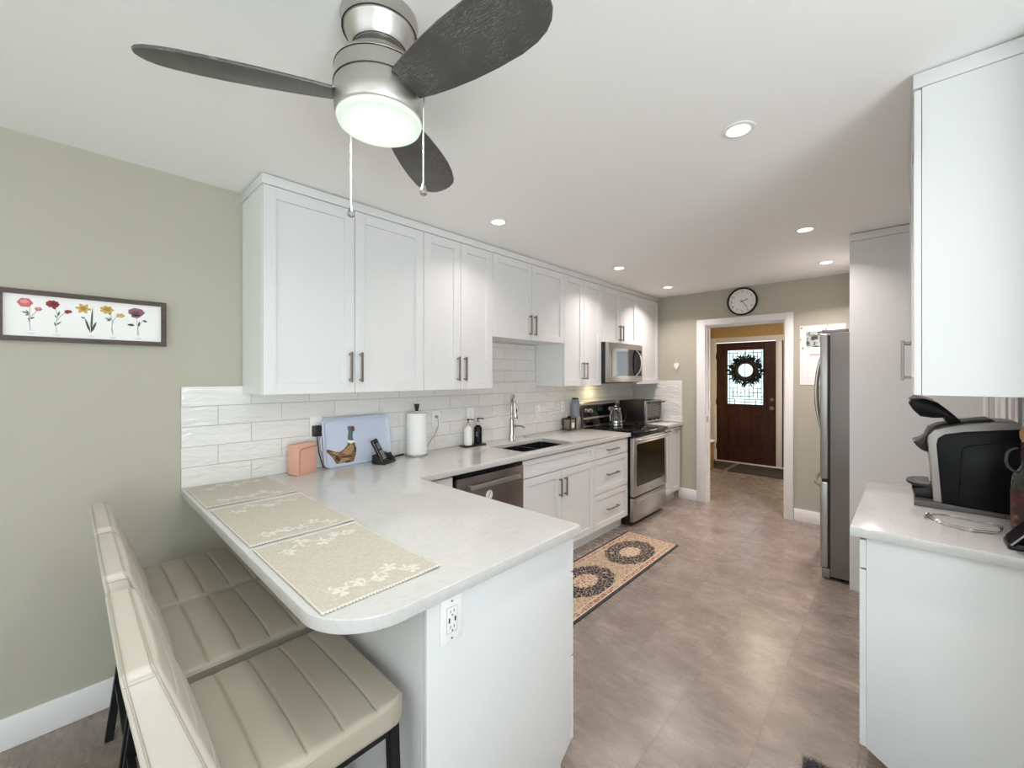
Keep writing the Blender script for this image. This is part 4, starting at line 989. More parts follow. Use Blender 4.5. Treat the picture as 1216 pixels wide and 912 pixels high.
s2 = soap(2.245, 0.090, M['black_gloss'], 'black pump soap bottle, right of the pair on the black tray')
mb = MB(); mb.M = Matrix.Translation((0.090, 2.245, ZC)) @ Matrix.Rotation(math.radians(-60), 4, 'Z')
for k, wd in enumerate((0.012, 0.016, 0.010, 0.014)): mb.box(0.0322, 0.0325, -wd/2, wd/2, 0.075+k*0.010, 0.078+k*0.010)
mb.build('label_print', M['label_ink'], s2, smooth=0)
mb = MB(); mb.tube([(0.125, 2.765, ZC+0.004), (0.15, 2.78, ZC+0.010), (0.16, 2.82, ZC+0.012), (0.13, 2.84, ZC+0.005)], 0.006, 8)
tag(MB().lathe([(0.022, 0), (0.024, 0.004), (0.020, 0.012), (0.010, 0.014)], 0.115, 2.80, ZC, n=24).build('sink_button', M['chrome']), 'small chrome air-switch button on the counter right of the faucet', 'button')

# jar, water bottle, tray near the stove
r = root('candle_jar', (0.085, 3.50, ZC), 'small square dark-framed glass jar on the counter, left of the tall bottle', 'jar')
MB().box(0.035, 0.145, 3.44, 3.56, ZC, ZC+0.008, 0.003).build('tray', M['slate'], r)
M['glassy'] = mat('smoky_glass', '#9b9186', 0.1, trans=0.3)
MB().box(0.045, 0.135, 3.45, 3.545, ZC+0.009, ZC+0.115, 0.012).build('jar', M['glassy'], r)
mb = MB()
for a, b in ((0.045, 3.45), (0.135, 3.45), (0.045, 3.545), (0.135, 3.545)): mb.box(a-0.004, a+0.004, b-0.004, b+0.004, ZC+0.009, ZC+0.118)
mb.box(0.041, 0.139, 3.446, 3.549, ZC+0.118, ZC+0.124); mb.build('frame', M['black_metal'], r, smooth=0)
MB().lathe([(0.02, 0), (0.022, 0.01), (0.012, 0.02), (0.001, 0.022)], 0.09, 3.497, ZC+0.1245, n=20).build('lid', M['black_metal'], r)
MB().box(0.1352, 0.1358, 3.475, 3.52, ZC+0.03, ZC+0.08).build('label', M['dots'], r, smooth=0)
r = root('tumbler_bottle', (0.062, 3.65, ZC), 'tall blue-grey bottle with steel lower half standing left of the stove', 'bottle')
MB().box(0.012, 0.104, 3.600, 3.692, ZC, ZC+0.13, 0.010).build('lower_body', M['grey_pl'], r)
MB().lathe([(0.046, 0), (0.046, 0.12), (0.043, 0.15), (0.034, 0.178)], 0.060, 3.646, ZC+0.1305, n=32).build('upper_body', mat('blue_grey_plastic', '#8b919c', 0.3), r)
MB().lathe([(0.032, 0), (0.035, 0.004), (0.035, 0.012), (0.032, 0.014)], 0.060, 3.646, ZC+0.309, n=28).build('cap', M['black_metal'], r)
r = root('spice_shaker', (0.06, 3.715, ZC), 'slim dark brown grinder squeezed between the tall bottle and stove', 'grinder')
MB().lathe([(0.017, 0), (0.017, 0.02), (0.012, 0.06), (0.015, 0.10), (0.013, 0.15), (0.016, 0.20), (0.012, 0.235), (0.003, 0.245)], 0.105, 3.707, ZC, n=20).build('body', M['frame_wood'], r)

# kettle on the cooktop
kx, ky, kz = 0.28, 4.10, 0.9227
r = root('kettle', (kx, ky, kz), 'glass and steel kettle standing on the black cooktop', 'kettle')
M['kglass'] = mat('kettle_glass', '#e6e4e0', 0.02, trans=0.95)
MB().lathe([(0.074, 0), (0.076, 0.008), (0.074, 0.024), (0.064, 0.03)], kx, ky, kz, n=36).build('base', M['chrome'], r)
MB().lathe([(0.062, 0), (0.066, 0.02), (0.067, 0.06), (0.062, 0.11), (0.054, 0.142), (0.052, 0.152)], kx, ky, kz+0.0305, n=36).build('body', M['kglass'], r)
MB().lathe([(0.0625, 0), (0.0675, 0.004), (0.0685, 0.022), (0.068, 0.026)], kx, ky, kz+0.0302, n=36, cap=False).build('steel_band', M['chrome'], r)
MB().lathe([(0.054, 0), (0.054, 0.012), (0.042, 0.022), (0.014, 0.026), (0.012, 0.038), (0.001, 0.040)], kx, ky, kz+0.183, n=32).build('lid', M['chrome'], r)
MB().tube([(kx+0.02, ky+0.048, kz+0.190), (kx+0.04, ky+0.09, kz+0.190), (kx+0.055, ky+0.115, kz+0.17), (kx+0.055, ky+0.118, kz+0.10), (kx+0.045, ky+0.105, kz+0.05), (kx+0.03, ky+0.075, kz+0.04)], 0.0085, 10).build('handle', M['black'], r)
MB().prism([(kx-0.046, kz+0.145), (kx-0.070, kz+0.183), (kx-0.046, kz+0.183)], ky-0.02, ky+0.02, 'y').build('spout', M['chrome'], r)

# toaster oven
r = root('toaster_oven', (0.25, 4.78, ZC), 'black toaster oven with steel-framed glass door beyond the stove', 'toaster oven')
TA, TB = 4.548, 4.975
MB().box(0.075, 0.395, TA, TB, ZC+0.015, ZC+0.262, 0.006).build('housing', M['black'], r)
mb = MB(); ring_faces(mb, rrect(TA, TB, ZC+0.012, ZC+0.262, 0.008, 3), rrect(TA+0.03, TB-0.012, ZC+0.035, ZC+0.235, 0.006, 3), 0.3955, 0.415, 'x'); fr = mb.build('door_frame', M['steel'], r, smooth=0.5)
MB().box(0.398, 0.406, TA+0.028, TB-0.01, ZC+0.034, ZC+0.236).build('door_glass', mat('tinted_door_glass', '#4a4244', 0.08, spec=0.7), r, smooth=0)
mb = MB()
for k in range(9): mb.tube([(0.409, TA+0.045, ZC+0.085+k*0.016), (0.409, TB-0.03, ZC+0.085+k*0.016)], 0.0013, 5)
mb.build('rack_wires', M['grey_pl'], r)
mb = MB(); mb.tube([(0.445, TA+0.03, ZC+0.242), (0.445, TB+0.02, ZC+0.242)], 0.009, 12); mb.box(0.415, 0.445, TA+0.04, TA+0.055, ZC+0.236, ZC+0.248); mb.box(0.415, 0.445, TB-0.045, TB-0.03, ZC+0.236, ZC+0.248); mb.build('handle', M['black'], r)
for k in range(3):
    MB().lathe([(0.014, 0), (0.013, 0.014), (0.001, 0.015)], 0.4155, TA+0.10+k*0.11, ZC+0.046, axis='x', n=18).build('knob', M['black_gloss'], r)
for a, b in ((0.10, TA+0.03), (0.37, TA+0.03), (0.10, TB-0.03), (0.37, TB-0.03)): MB().cyl((a, b, ZC), 0.012, 0.015, n=14).build('foot', M['rubber'], r)

# ------------------------------------------------------------------ placemats
m = M['linen'] = mat('woven_beige_linen', '#b9b3a3', 0.9); t = NT(m); o_ = t.obj(); p = t.xyz(o_)
wx = t.math('SINE', t.math('MULTIPLY', p[0], 2600)); wy = t.math('SINE', t.math('MULTIPLY', p[1], 2600))
nn = t.noise(t.mapv(o_, scale=(40, 300, 1)), 1, 3); n2 = t.noise(t.mapv(o_, scale=(300, 40, 1)), 1, 3)
t.l.new(t.ramp(t.math('MULTIPLY', t.math('ADD', nn, n2), 0.5), [(0.36, lin('#b4ae9f')), (0.5, lin('#c1bbad')), (0.64, lin('#cdc8bb'))]), t.b.inputs['Base Color'])
t.bump(t.math('ADD', nn, n2), 0.25, 0.0008)
M['applique'] = mat('cream_embroidery', '#dad6cb', 0.85); t = NT(M['applique']); t.bump(t.noise(t.obj(), 500, 2), 0.4, 0.001)
def placemat(x0, x1, y0, y1, label, seed, lift):
    cx, cy = (x0+x1)/2, (y0+y1)/2; hx, hy = (x1-x0)/2, (y1-y0)/2
    r = root('placemat', (cx, cy, ZC), label, 'placemat', 'beige floral placemats on the peninsula')
    rn = random.Random(seed)
    def zz(x, y): # slight curl at the corners
        return 0.0035*max(0, (abs(x)/hx-0.75))*4*max(0, (y/hy-0.5))*2*lift+0.0008*math.sin(x*14+seed)*math.sin(y*17)
    mb = MB(); nx, ny = 36, 24; bm = mb.bm; V = {}
    for s_, dz in ((0, 0.0008), (1, 0.0034)):
        for i in range(nx+1):
            for j in range(ny+1):
                x, y = -hx+2*hx*i/nx, -hy+2*hy*j/ny; V[s_, i, j] = bm.verts.new((x, y, dz+0.0008+zz(x, y)))
    for i in range(nx):
        for j in range(ny):
            bm.faces.new((V[1,i,j], V[1,i+1,j], V[1,i+1,j+1], V[1,i,j+1])); bm.faces.new((V[0,i,j], V[0,i,j+1], V[0,i+1,j+1], V[0,i+1,j]))
    for i in range(nx):
        bm.faces.new((V[0,i,0], V[0,i+1,0], V[1,i+1,0], V[1,i,0])); bm.faces.new((V[0,i,ny], V[1,i,ny], V[1,i+1,ny], V[0,i+1,ny]))
    for j in range(ny):
        bm.faces.new((V[0,0,j], V[1,0,j], V[1,0,j+1], V[0,0,j+1])); bm.faces.new((V[0,nx,j], V[0,nx,j+1], V[1,nx,j+1], V[1,nx,j]))
    mb.build('cloth', M['linen'], r, local=True, smooth=0.8)
    mb = MB(); top = 0.0046
    def leaf(x, y, a, L, w2):
        pts = []
        for i in range(12):
            q = 2*PI*i/12; u, v = L*0.5*(1+math.cos(q)), w2*math.sin(q)*(0.6+0.4*math.cos(q))
            X_, Y_ = x+u*math.cos(a)-v*math.sin(a), y+u*math.sin(a)+v*math.cos(a); pts.append((X_, Y_, top+zz(X_, Y_)))
        mb.poly(pts)
    def blossom(x, y, R):
        for k in range(5): leaf(x, y, 2*PI*k/5+rn.random(), R, R*0.42)
    for side in (-1, 1):
        if side == 1: mb = MB()
        xb = side*(hx-0.075)
        pts = []
        for i in range(25):
            q = -1+2*i/24; X_, Y_ = xb-side*0.014*math.sin(q*5.5), q*(hy-0.045); pts.append((X_, Y_, top-0.0004+zz(X_, Y_)))
        mb.tube(pts, 0.0013, 5)
        for i in range(1, 24, 2):
            X_, Y_, _ = pts[i]; a = rn.uniform(-0.5, 0.5)+(PI/2+(0.9 if i % 4 == 1 else -0.9)); leaf(X_, Y_, a, rn.uniform(0.022, 0.030), 0.006)
        for i, dx in ((3, 0.024), (8, -0.022), (13, 0.020), (18, -0.024), (22, 0.018)):
            X_, Y_, _ = pts[i]; blossom(X_+dx, Y_, rn.uniform(0.019, 0.026))
        mb.build('floral_embroidery', M['applique'], r, local=True, smooth=0)
    mb = MB()
    mb.tube([(-hx+0.003, y, 0.0036+zz(-hx, y)) for y in (-hy, 0, hy)], 0.0016, 5); mb.tube([(hx-0.003, y, 0.0036+zz(hx, y)) for y in [(-hy+2*hy*k/24) for k in range(25)]], 0.0016, 5)
    for sgn in (-1, 1):
        pts = [(-hx+2*hx*k/40, sgn*(hy-0.003), 0.0036+zz(-hx+2*hx*k/40, sgn*hy)) for k in range(41)]; mb.tube(pts, 0.0015, 5)
    n = int(2*hy/0.009)
    for k in range(n):
        y = -hy+(k+0.5)*2*hy/n; mb.ball((hx+0.001, y, 0.0030+zz(hx, y)), 0.0034, 1, 1, 0.6, 8, 6)
    mb.build('picot_edge', M['applique'], r, local=True)
    return r
placemat(0.030, 0.468, 0.392, 0.742, 'beige floral placemat nearest the tiled wall', 1, 0.6)
placemat(0.520, 1.050, 0.398, 0.745, 'middle beige floral placemat of the row on the peninsula', 2, 0.8)
placemat(1.082, 1.603, 0.398, 0.735, 'beige floral placemat nearest the rounded counter corner', 3, 1.0)

# ------------------------------------------------------------------ bar stools
def grooves(lst, base, hw=0.0028):
    out = set(base)
    for s_ in lst:
        for d in (-2.2*hw, -hw, -hw*0.4, 0, hw*0.4, hw, 2.2*hw): out.add(round(s_+d, 5))
    return sorted(out)
def lin_(a, b, n): return [a+(b-a)*i/n for i in range(n+1)]
def make_stool():
    r = root('bar_stool', (0, 0, 0), 'stool', 'stool', 'upholstered bar stools at the peninsula')
    # local frame: x along the counter, y towards the counter; seat centre at (0, 0.385)
    seams = [0.272, 0.352, 0.432, 0.512]
    hwx = 0.231; y0, y1 = 0.175, 0.594; zt, zb = 0.652, 0.585
    def disp(q, p, n):
        x, y, z = q
        tz = 1.0 if p.z >= zt-1e-6 else 0.0
        e = max(0.0, 1-(abs(x)/hwx)**4)
        # round the front corners in plan
        if y > 0.50:
            k = (y-0.50)/0.094; lim = hwx-0.030*max(0, k)**3
            x = max(-lim, min(lim, x))
        if p.z > (zt+zb)/2+0.012:
            g_ = min(1.0, max(0.0, (z-(zt-0.03))/0.02)); b_ = 0.014*e*(1-((y-0.38)/0.22)**4 if abs(y-0.38) < 0.22 else 0)
            nearest = min(abs(y-s_) for s_ in seams); dip = 0.005*math.exp(-(nearest/0.0026)**2)*min(1, max(0, (hwx-0.006-abs(x))/0.02))
            pil = 0.0016*(1-math.exp(-(nearest/0.012)**2))
            z = z+g_*(b_-dip+pil)
        return Vector((x, y, z))
    mb = MB(); mb.rbox(lin_(-hwx, -hwx+0.03, 6)+lin_(-hwx+0.03, hwx-0.03, 14)[1:-1]+lin_(hwx-0.03, hwx, 6), grooves(seams, lin_(y0, y0+0.03, 6)+lin_(y0+0.03, y1-0.03, 20)+lin_(y1-0.03, y1, 6)), lin_(zb, zb+0.02, 4)+[zb+0.033]+lin_(zt-0.02, zt, 5), 0.018, disp)
    seat = mb.build('seat', M['leather'], r, smooth=1.2)
    # welt running round the top of the seat
    pl = []
    def wx(y): return hwx-0.030*max(0, (y-0.50)/0.094)**3 if y > 0.5 else hwx
    for y in lin_(0.20, 0.572, 22): pl.append((wx(y)-0.0015, y, 0.6415))
    pl += [(0.16, 0.592, 0.6415), (0, 0.5925, 0.6415), (-0.16, 0.592, 0.6415)]
    for y in lin_(0.572, 0.20, 22): pl.append((-wx(y)+0.0015, y, 0.6415))
    MB().tube(pl, 0.0026, 6).build('piping', M['leather'], seat)
    # backrest: a leaning slab that thickens downwards
    bz0, bz1 = 0.545, 0.962; bs = [0.66, 0.735, 0.81, 0.885]
    def rear(z): return 0.058+(0.962-z)*0.165
    def front(z): return 0.108+(0.962-z)*0.36 if z > 0.70 else 0.108+0.0943-(0.70-z)*0.10
    def dispb(q, p, n):
        x, y, z = q      # y in 0..1 slab parameter space scaled to 0.06
        k = y/0.06
        hw = (0.205+0.023*min(1, (0.962-z)/0.25))*(1-0.03*max(0, (z-0.92)/0.042)**2)
        # rounded shoulders
        if z > 0.93: hw -= 0.0
        x = x/0.232*hw
        yy = rear(z)+(front(z)-rear(z))*k
        curve = 0.0
        if p.y >= 0.06-1e-6:
            nearest = min(abs(z-s_) for s_ in bs); yy += 0.006*(1-(abs(x)/hw)**4)-0.005*math.exp(-(nearest/0.0026)**2)*min(1, max(0, (hw-0.012-abs(x))/0.02))
        return Vector((x, yy+curve*0.6, z))
    mb = MB(); mb.rbox(lin_(-0.232, -0.20, 6)+lin_(-0.20, 0.20, 12)[1:-1]+lin_(0.20, 0.232, 6), lin_(0, 0.015, 4)+lin_(0.015, 0.045, 3)[1:-1]+lin_(0.045, 0.06, 4), grooves(bs, lin_(bz0, bz0+0.03, 4)+lin_(bz0+0.03, bz1-0.03, 16)+lin_(bz1-0.03, bz1, 6)), 0.013, dispb)
    back = mb.build('backrest', M['leather_back'], r, smooth=1.2)
    for kf in (0.13, 0.87):
        pl = []
        def pt(x, z):
            hw = (0.205+0.023*min(1, (0.962-z)/0.25))*(1-0.03*max(0, (z-0.92)/0.042)**2); X_ = x*hw
            return (X_, rear(z)+(front(z)-rear(z))*kf, z)
        for z in lin_(0.56, 0.955, 16): pl.append(pt(1.0, z))
        for x in lin_(0.985, -0.985, 16): pl.append(pt(x, 0.9625))
        for z in lin_(0.955, 0.56, 16): pl.append(pt(-1.0, z))
        MB().tube(pl, 0.0022, 6).build('piping', M['leather'], back)
    mb = MB()
    for s1 in (-1, 1):
        z0_, z1_ = 0.958, 0.88
        hw = 0.2135; mb.tube([(s1*(hw+0.001), rear(0.955)+0.004, 0.950), (s1*(hw+0.001), front(0.955)-0.004, 0.950)], 0.0012, 5)
    mb.build('seam', M['leather'], back)
    # steel frame
    fr = MB()
    q = 0.0125
    for s1 in (-1, 1): fr.tube([(s1*0.195, 0.20, 0.572), (s1*0.195, 0.565, 0.572)], q, sq=True)
    fr.tube([(-0.195, 0.20, 0.572), (0.195, 0.20, 0.572)], q, sq=True); fr.tube([(-0.195, 0.565, 0.572), (0.195, 0.565, 0.572)], q, sq=True)
    fr.build('seat_frame', M['black_metal'], r, smooth=0.3)
    for s1 in (-1, 1):
        MB().tube([(s1*0.200, 0.565, 0.585), (s1*0.205, 0.582, 0.0005)], q, sq=True).build('leg', M['black_metal'], r, smooth=0.3)
        MB().tube([(s1*0.195, 0.185, 0.60), (s1*0.205, 0.115, 0.0005)], q, sq=True).build('leg', M['black_metal'], r, smooth=0.3)
    fr = MB()
    for s1 in (-1, 1): fr.tube([(s1*0.203, 0.142, 0.22), (s1*0.203, 0.575, 0.22)], 0.010, sq=True)
    fr.build('side_rail', M['black_metal'], r, smooth=0.3)
    MB().tube([(-0.203, 0.575, 0.22), (0.203, 0.575, 0.22)], 0.010, sq=True).build('footrest', M['black_metal'], r, smooth=0.3)
    MB().tube([(-0.202, 0.142, 0.22), (0.202, 0.142, 0.22)], 0.010, sq=True).build('rear_rail', M['black_metal'], r, smooth=0.3)
    MB().tube([(-0.200, 0.155, 0.33), (0.200, 0.155, 0.33)], 0.010, sq=True).build('rear_rail', M['black_metal'], r, smooth=0.3)
    return r
def copy_tree(o, parent=None):
    c = o.copy(); COL.objects.link(c); c.parent = parent
    for ch in list(o.children): copy_tree(ch, c)
    return c
st0 = make_stool()
for i, (x, rz, lab) in enumerate(((1.426, 0, 'taupe channel-stitched bar stool nearest the camera, at the rounded counter end'), (0.920, 0, 'taupe bar stool in the middle of the row of three'), (0.448, 0, 'taupe bar stool nearest the wall, farthest of the three'))):
    o = st0 if i == 0 else copy_tree(st0)
    o.location = (x, 0.0, 0.0); o.rotation_euler.z = rz; o['label'] = lab; o['category'] = 'stool'; o['group'] = 'upholstered bar stools at the peninsula'

# ------------------------------------------------------------------ ceiling fan
fx, fy = 1.530, 0.585
r = root('ceiling_fan', (fx, fy, 2.147), 'brushed nickel ceiling fan with three charcoal blades and a lit drum lamp', 'ceiling fan')
MB().lathe([(0.100, 2.4395), (0.102, 2.43), (0.098, 2.402), (0.093, 2.399), (0.091, 2.395), (0.078, 2.362), (0.070, 2.352)], fx, fy, 0, n=56).build('canopy', M['nickel'], r)
MB().lathe([(0.066, 2.3515), (0.068, 2.345), (0.070, 2.335), (0.078, 2.325), (0.098, 2.312), (0.110, 2.299), (0.115, 2.288), (0.1135, 2.285), (0.117, 2.282), (0.117, 2.243), (0.1145, 2.240)], fx, fy, 0, n=56).build('motor_housing', M['nickel'], r)
MB().lathe([(0.1145, 2.2395), (0.118, 2.236), (0.118, 2.205), (0.116, 2.172), (0.112, 2.166), (0.106, 2.166)], fx, fy, 0, n=56).build('lamp_housing', M['nickel'], r)
m = M['lens'] = mat('frosted_lamp_lens', '#8f9390', 0.4, emis='#f4fff2', estr=1.0); t = NT(m); p = t.xyz(t.obj())
rad = t.math('SQRT', t.math('ADD', t.math('MULTIPLY', p[0], p[0]), t.math('MULTIPLY', p[1], p[1])))
t.l.new(t.math('SUBTRACT', 1.05, t.math('MULTIPLY', t.smooth(rad, 0.03, 0.112), 0.45)), t.b.inputs['Emission Strength'])
MB().lathe([(0.1055, 2.1665), (0.112, 2.160), (0.108, 2.150), (0.09, 2.144), (0.05, 2.140), (0.001, 2.139)], fx, fy, 0, n=56).build('lamp_lens', m, r)
l = bpy.data.lights.new('fan_lamp', 'AREA'); l.shape = 'DISK'; l.size = 0.2; l.energy = 5; l.color = (0.97, 1.0, 0.94)
lo = bpy.data.objects.new('fan_lamp', l); lo.location = (fx, fy, 2.135); COL.objects.link(lo)
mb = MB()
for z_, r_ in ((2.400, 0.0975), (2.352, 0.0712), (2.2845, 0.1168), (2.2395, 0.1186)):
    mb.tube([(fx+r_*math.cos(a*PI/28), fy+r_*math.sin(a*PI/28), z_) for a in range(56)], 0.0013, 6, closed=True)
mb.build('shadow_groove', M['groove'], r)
# blade outline in local x (radius) and y (width)
def blade_outline():
    top = [(0.115, 0.044), (0.16, 0.055), (0.22, 0.065), (0.29, 0.073), (0.36, 0.077), (0.43, 0.077), (0.475, 0.071), (0.505, 0.061), (0.525, 0.047), (0.537, 0.030)]
    bot = [(0.542, 0.010), (0.541, -0.010), (0.534, -0.030), (0.518, -0.048), (0.49, -0.060), (0.44, -0.069), (0.38, -0.073), (0.30, -0.071), (0.22, -0.064), (0.16, -0.056), (0.115, -0.048)]
    return top+bot
for ang in (6.0, 124.0, 241.5):
    T_ = Matrix.Translation((fx, fy, 2.217)) @ Matrix.Rotation(math.radians(ang), 4, 'Z') @ Matrix.Rotation(math.radians(-17), 4, 'X')
    o = MB(); o.prism(blade_outline()[::-1], -0.004, 0.004, 'z', 0.0015)
    b = o.build('blade', M['blade'], r, local=True, smooth=0.5)
    b.matrix_local = Matrix.Translation(-Vector((fx, fy, 2.147))) @ T_
    o = MB(); o.box(0.10, 0.165, -0.028, 0.028, 0.0045, 0.010, 0.002); o.build('blade_bracket', M['nickel'], b, local=True)
rv = Vector((0.7317, 0.6816, 0))
for s1, zend, k in ((-1, 1.925, 0.099), (1, 1.965, 0.119)):
    px_, py_ = fx+rv.x*s1*k, fy+rv.y*s1*k
    if s1 == -1: px_ -= 0.05*0.68; py_ += 0.05*0.73
    mb = MB(); mb.tube([(px_, py_, 2.20 if s1 > 0 else 2.172), (px_, py_, zend+0.02)], 0.0017, 6); pc = mb.build('pull_chain', M['white_pl'], r)
    mb = MB(); mb.lathe([(0.001, 0.034), (0.005, 0.028), (0.010, 0.012), (0.010, 0.004), (0.005, 0.0), (0.001, 0.0)], px_, py_, zend-0.006, n=16); mb.build('fob', M['chrome'], pc)

# ------------------------------------------------------------------ downlights
M['lamp'] = mat('glowing_downlight_lens', '#fff4ec', 0.5, emis='#fff1e8', estr=9)
for i, (x, y, lab) in enumerate(((2.103, 1.81, 'recessed downlight nearest the camera, right of the fan'), (2.105, 3.34, 'recessed downlight in front of the refrigerator panel'), (2.102, 4.42, 'farthest right recessed downlight near the doorway wall'),
                   (0.713, 1.855, 'recessed downlight over the corner of the left counter'), (0.713, 3.385, 'recessed downlight in front of the cabinets above the sink'), (0.700, 4.48, 'recessed downlight in front of the microwave cabinets'))):
    r = root('downlight', (x, y, H-0.004), lab, 'downlight', 'recessed ceiling downlights')
    MB().lathe([(0.042, -0.006), (0.058, -0.004), (0.060, -0.0005), (0.040, -0.0005)], x, y, H, n=36, cap=False).build('trim_ring', M['white_pl'], r)
    MB().lathe([(0.0415, -0.004), (0.0415, -0.001)], x, y, H, n=36).build('lens', M['lamp'], r)
    l = bpy.data.lights.new('downlight_lamp', 'AREA'); l.shape = 'DISK'; l.size = 0.08; l.energy = (6.0, 5.0, 14.0, 2.2, 4.5, 7.5)[i]; l.color = (1.0, 0.87, 0.84); l.spread = math.radians(130)
    lo = bpy.data.objects.new('downlight_lamp', l); lo.location = (x, y, H-0.012); COL.objects.link(lo)
l = bpy.data.lights.new('hall_lamp', 'AREA'); l.shape = 'DISK'; l.size = 0.25; l.energy = 14; l.color = (1.0, 0.86, 0.66)
lo = bpy.data.objects.new('hall_lamp', l); lo.location = (1.2, 6.3, H-0.06); COL.objects.link(lo)

# ------------------------------------------------------------------ runner rug
m = M['rug'] = mat('persian_pattern_rug', '#9a8468', 0.95); t = NT(m); p = t.xyz(t.obj())   # object origin at rug centre
RW, RL = 0.243, 1.075
ax = t.math('ABSOLUTE', p[0]); ay = t.math('ABSOLUTE', p[1])
de = t.math('MINIMUM', t.math('SUBTRACT', RW, ax), t.math('SUBTRACT', RL, ay))       # distance to the edge
# medallions every 0.665 m
PER = 0.665
my = t.math('SUBTRACT', t.math('MODULO', t.math('ADD', p[1], PER*10.5), PER), PER/2)
jag = t.math('MULTIPLY', t.math('SINE', t.math('MULTIPLY', t.math('ARCTAN2', my, p[0]), 16)), 0.008)
dx_ = t.math('DIVIDE', p[0], 0.66)
d0 = t.math('SQRT', t.math('ADD', t.math('MULTIPLY', dx_, dx_), t.math('MULTIPLY', my, my)))
dmed = t.math('ADD', d0, jag)
vo = t.voro(t.obj(), 34, 'DISTANCE_TO_EDGE'); vo2 = t.voro(t.obj(), 52)
speck = t.smooth(vo, 0.015, 0.07)
navy = t.mix(t.math('SUBTRACT', 1.0, speck), lin('#26232c'), lin('#b3a18a'))
cream = t.mix(t.smooth(vo2, 0.20, 0.5), lin('#86685a'), lin('#b5a286'))
rose = t.mix(t.smooth(vo, 0.04, 0.2), lin('#c0a68e'), lin('#905f50'))
c_ = t.mix(t.math('LESS_THAN', dmed, 0.27), cream, navy)
c_ = t.mix(t.math('LESS_THAN', dmed, 0.115), c_, t.mix(t.smooth(vo2, 0.3, 0.5), lin('#96695c'), lin('#c4b296')))
c_ = t.mix(t.math('LESS_THAN', de, 0.062), c_, rose)
c_ = t.mix(t.math('LESS_THAN', t.math('ABSOLUTE', t.math('SUBTRACT', de, 0.064)), 0.0035), c_, lin('#cbbba0'))
c_ = t.mix(t.math('LESS_THAN', t.math('ABSOLUTE', t.math('SUBTRACT', de, 0.024)), 0.004), c_, lin('#cdbfa8'))
c_ = t.mix(t.math('LESS_THAN', t.math('SUBTRACT', RW, ax), 0.020), c_, lin('#3a3840'))
t.l.new(c_, t.b.inputs['Base Color']); t.bump(t.noise(t.obj(), 600, 2), 0.5, 0.002)
ryc = 3.598-RL
o = MB().box(0.680, 1.166, ryc-RL, ryc+RL, 0.0003, 0.007, 0.002).build('runner_rug', m, origin=(0.923, ryc, 0.0))
tag(o, 'persian style runner rug with dark medallions along the sink cabinets', 'rug')
# shaggy grey mat at the bottom edge of view
m = mat('grey_shag_pile', '#4a4a52', 0.95)
r = root('shag_mat', (2.42, 1.72, 0), 'dark grey shaggy mat corner on the floor before the right cabinet', 'mat', rz=0)
MB().box(2.31, 2.75, 1.35, 1.915, 0.0, 0.010, 0.004).build('backing', m, r)
mb = MB(); rn = random.Random(5)
for i in range(24000):
    x, y = rn.uniform(2.305, 2.755), rn.uniform(1.345, 1.92); a = rn.random()*2*PI; L = rn.uniform(0.008, 0.016); h = rn.uniform(0.018, 0.034)
    mb.poly([(x-0.0012, y, 0.009), (x+0.0012, y, 0.009), (x+math.cos(a)*L, y+math.sin(a)*L, h)])
o = mb.build('pile', m, r, smooth=0); o['kind'] = 'stuff'

# ------------------------------------------------------------------ coffee maker and its neighbours
r = root('coffee_maker', (2.75, 2.6, ZC), 'black and silver single-cup coffee maker with its lid open, on the right counter', 'coffee maker')
KY0, KY1 = 2.470, 2.715
body = [(2.673, 0.940), (2.667, 1.063), (2.656, 1.186), (2.658, 1.213), (2.675, 1.239), (2.709, 1.255), (2.768, 1.271), (2.841, 1.285), (2.884, 1.286), (2.910, 1.282), (2.910, 0.929)]
MB().prism(body, KY0+0.004, KY1-0.004, 'y', 0.004).build('silver_shell', M['grey_pl'], r)
side = [(2.697, 0.938), (2.689, 1.067), (2.681, 1.180), (2.686, 1.207), (2.706, 1.225), (2.762, 1.240), (2.841, 1.252), (2.908, 1.262), (2.908, 0.932)]
for a, b in ((KY0-0.004, KY0+0.003), (KY1-0.003, KY1+0.004)): MB().prism(side, a, b, 'y', 0.003).build('side_panel', M['black_gloss'], r)
mb = MB(); mb.prism([(2.742, 0.940), (2.750, 1.068), (2.751, 1.154), (2.757, 1.176), (2.780, 1.189), (2.841, 1.202), (2.906, 1.205), (2.906, 0.940)], KY0-0.0095, KY0-0.0043, 'y', 0.003); mb.build('water_tank', M['black_gloss'], r)
MB().prism([(2.614, 0.9148), (2.616, 0.938), (2.675, 0.939), (2.912, 0.930), (2.912, 0.9148)][::-1], KY0-0.008, KY1+0.008, 'y', 0.002).build('base_plate', mat('smoked_grey_base', '#5b5957', 0.3), r)
mb = MB(); mb.prism([(2.618, 0.940), (2.608, 0.975), (2.672, 0.990), (2.674, 0.940)], KY0+0.05, KY1-0.05, 'y', 0.004); mb.prism([(a, b) for a, b in [(2.665+0.075*math.cos(q*PI/16), (KY0+KY1)/2+0.105*math.sin(q*PI/16)) for q in range(8, 25)]], 0.990, 1.003, 'z', 0.003); dtp = mb.build('drip_tray', M['black'], r)
mb = MB()
for k in range(9): mb.box(2.612+abs(k-4)*0.004, 2.664, KY0+0.050+k*0.0175, KY0+0.055+k*0.0175, 1.0032, 1.0055)
mb.build('tray_grid', M['steel'], dtp, smooth=0)
MB().prism([(2.611, 1.181), (2.631, 1.189), (2.655, 1.212), (2.660, 1.215), (2.658, 1.137), (2.637, 1.146), (2.621, 1.164)], KY0+0.05, KY1-0.05, 'y', 0.006).build('spout', M['black'], r)
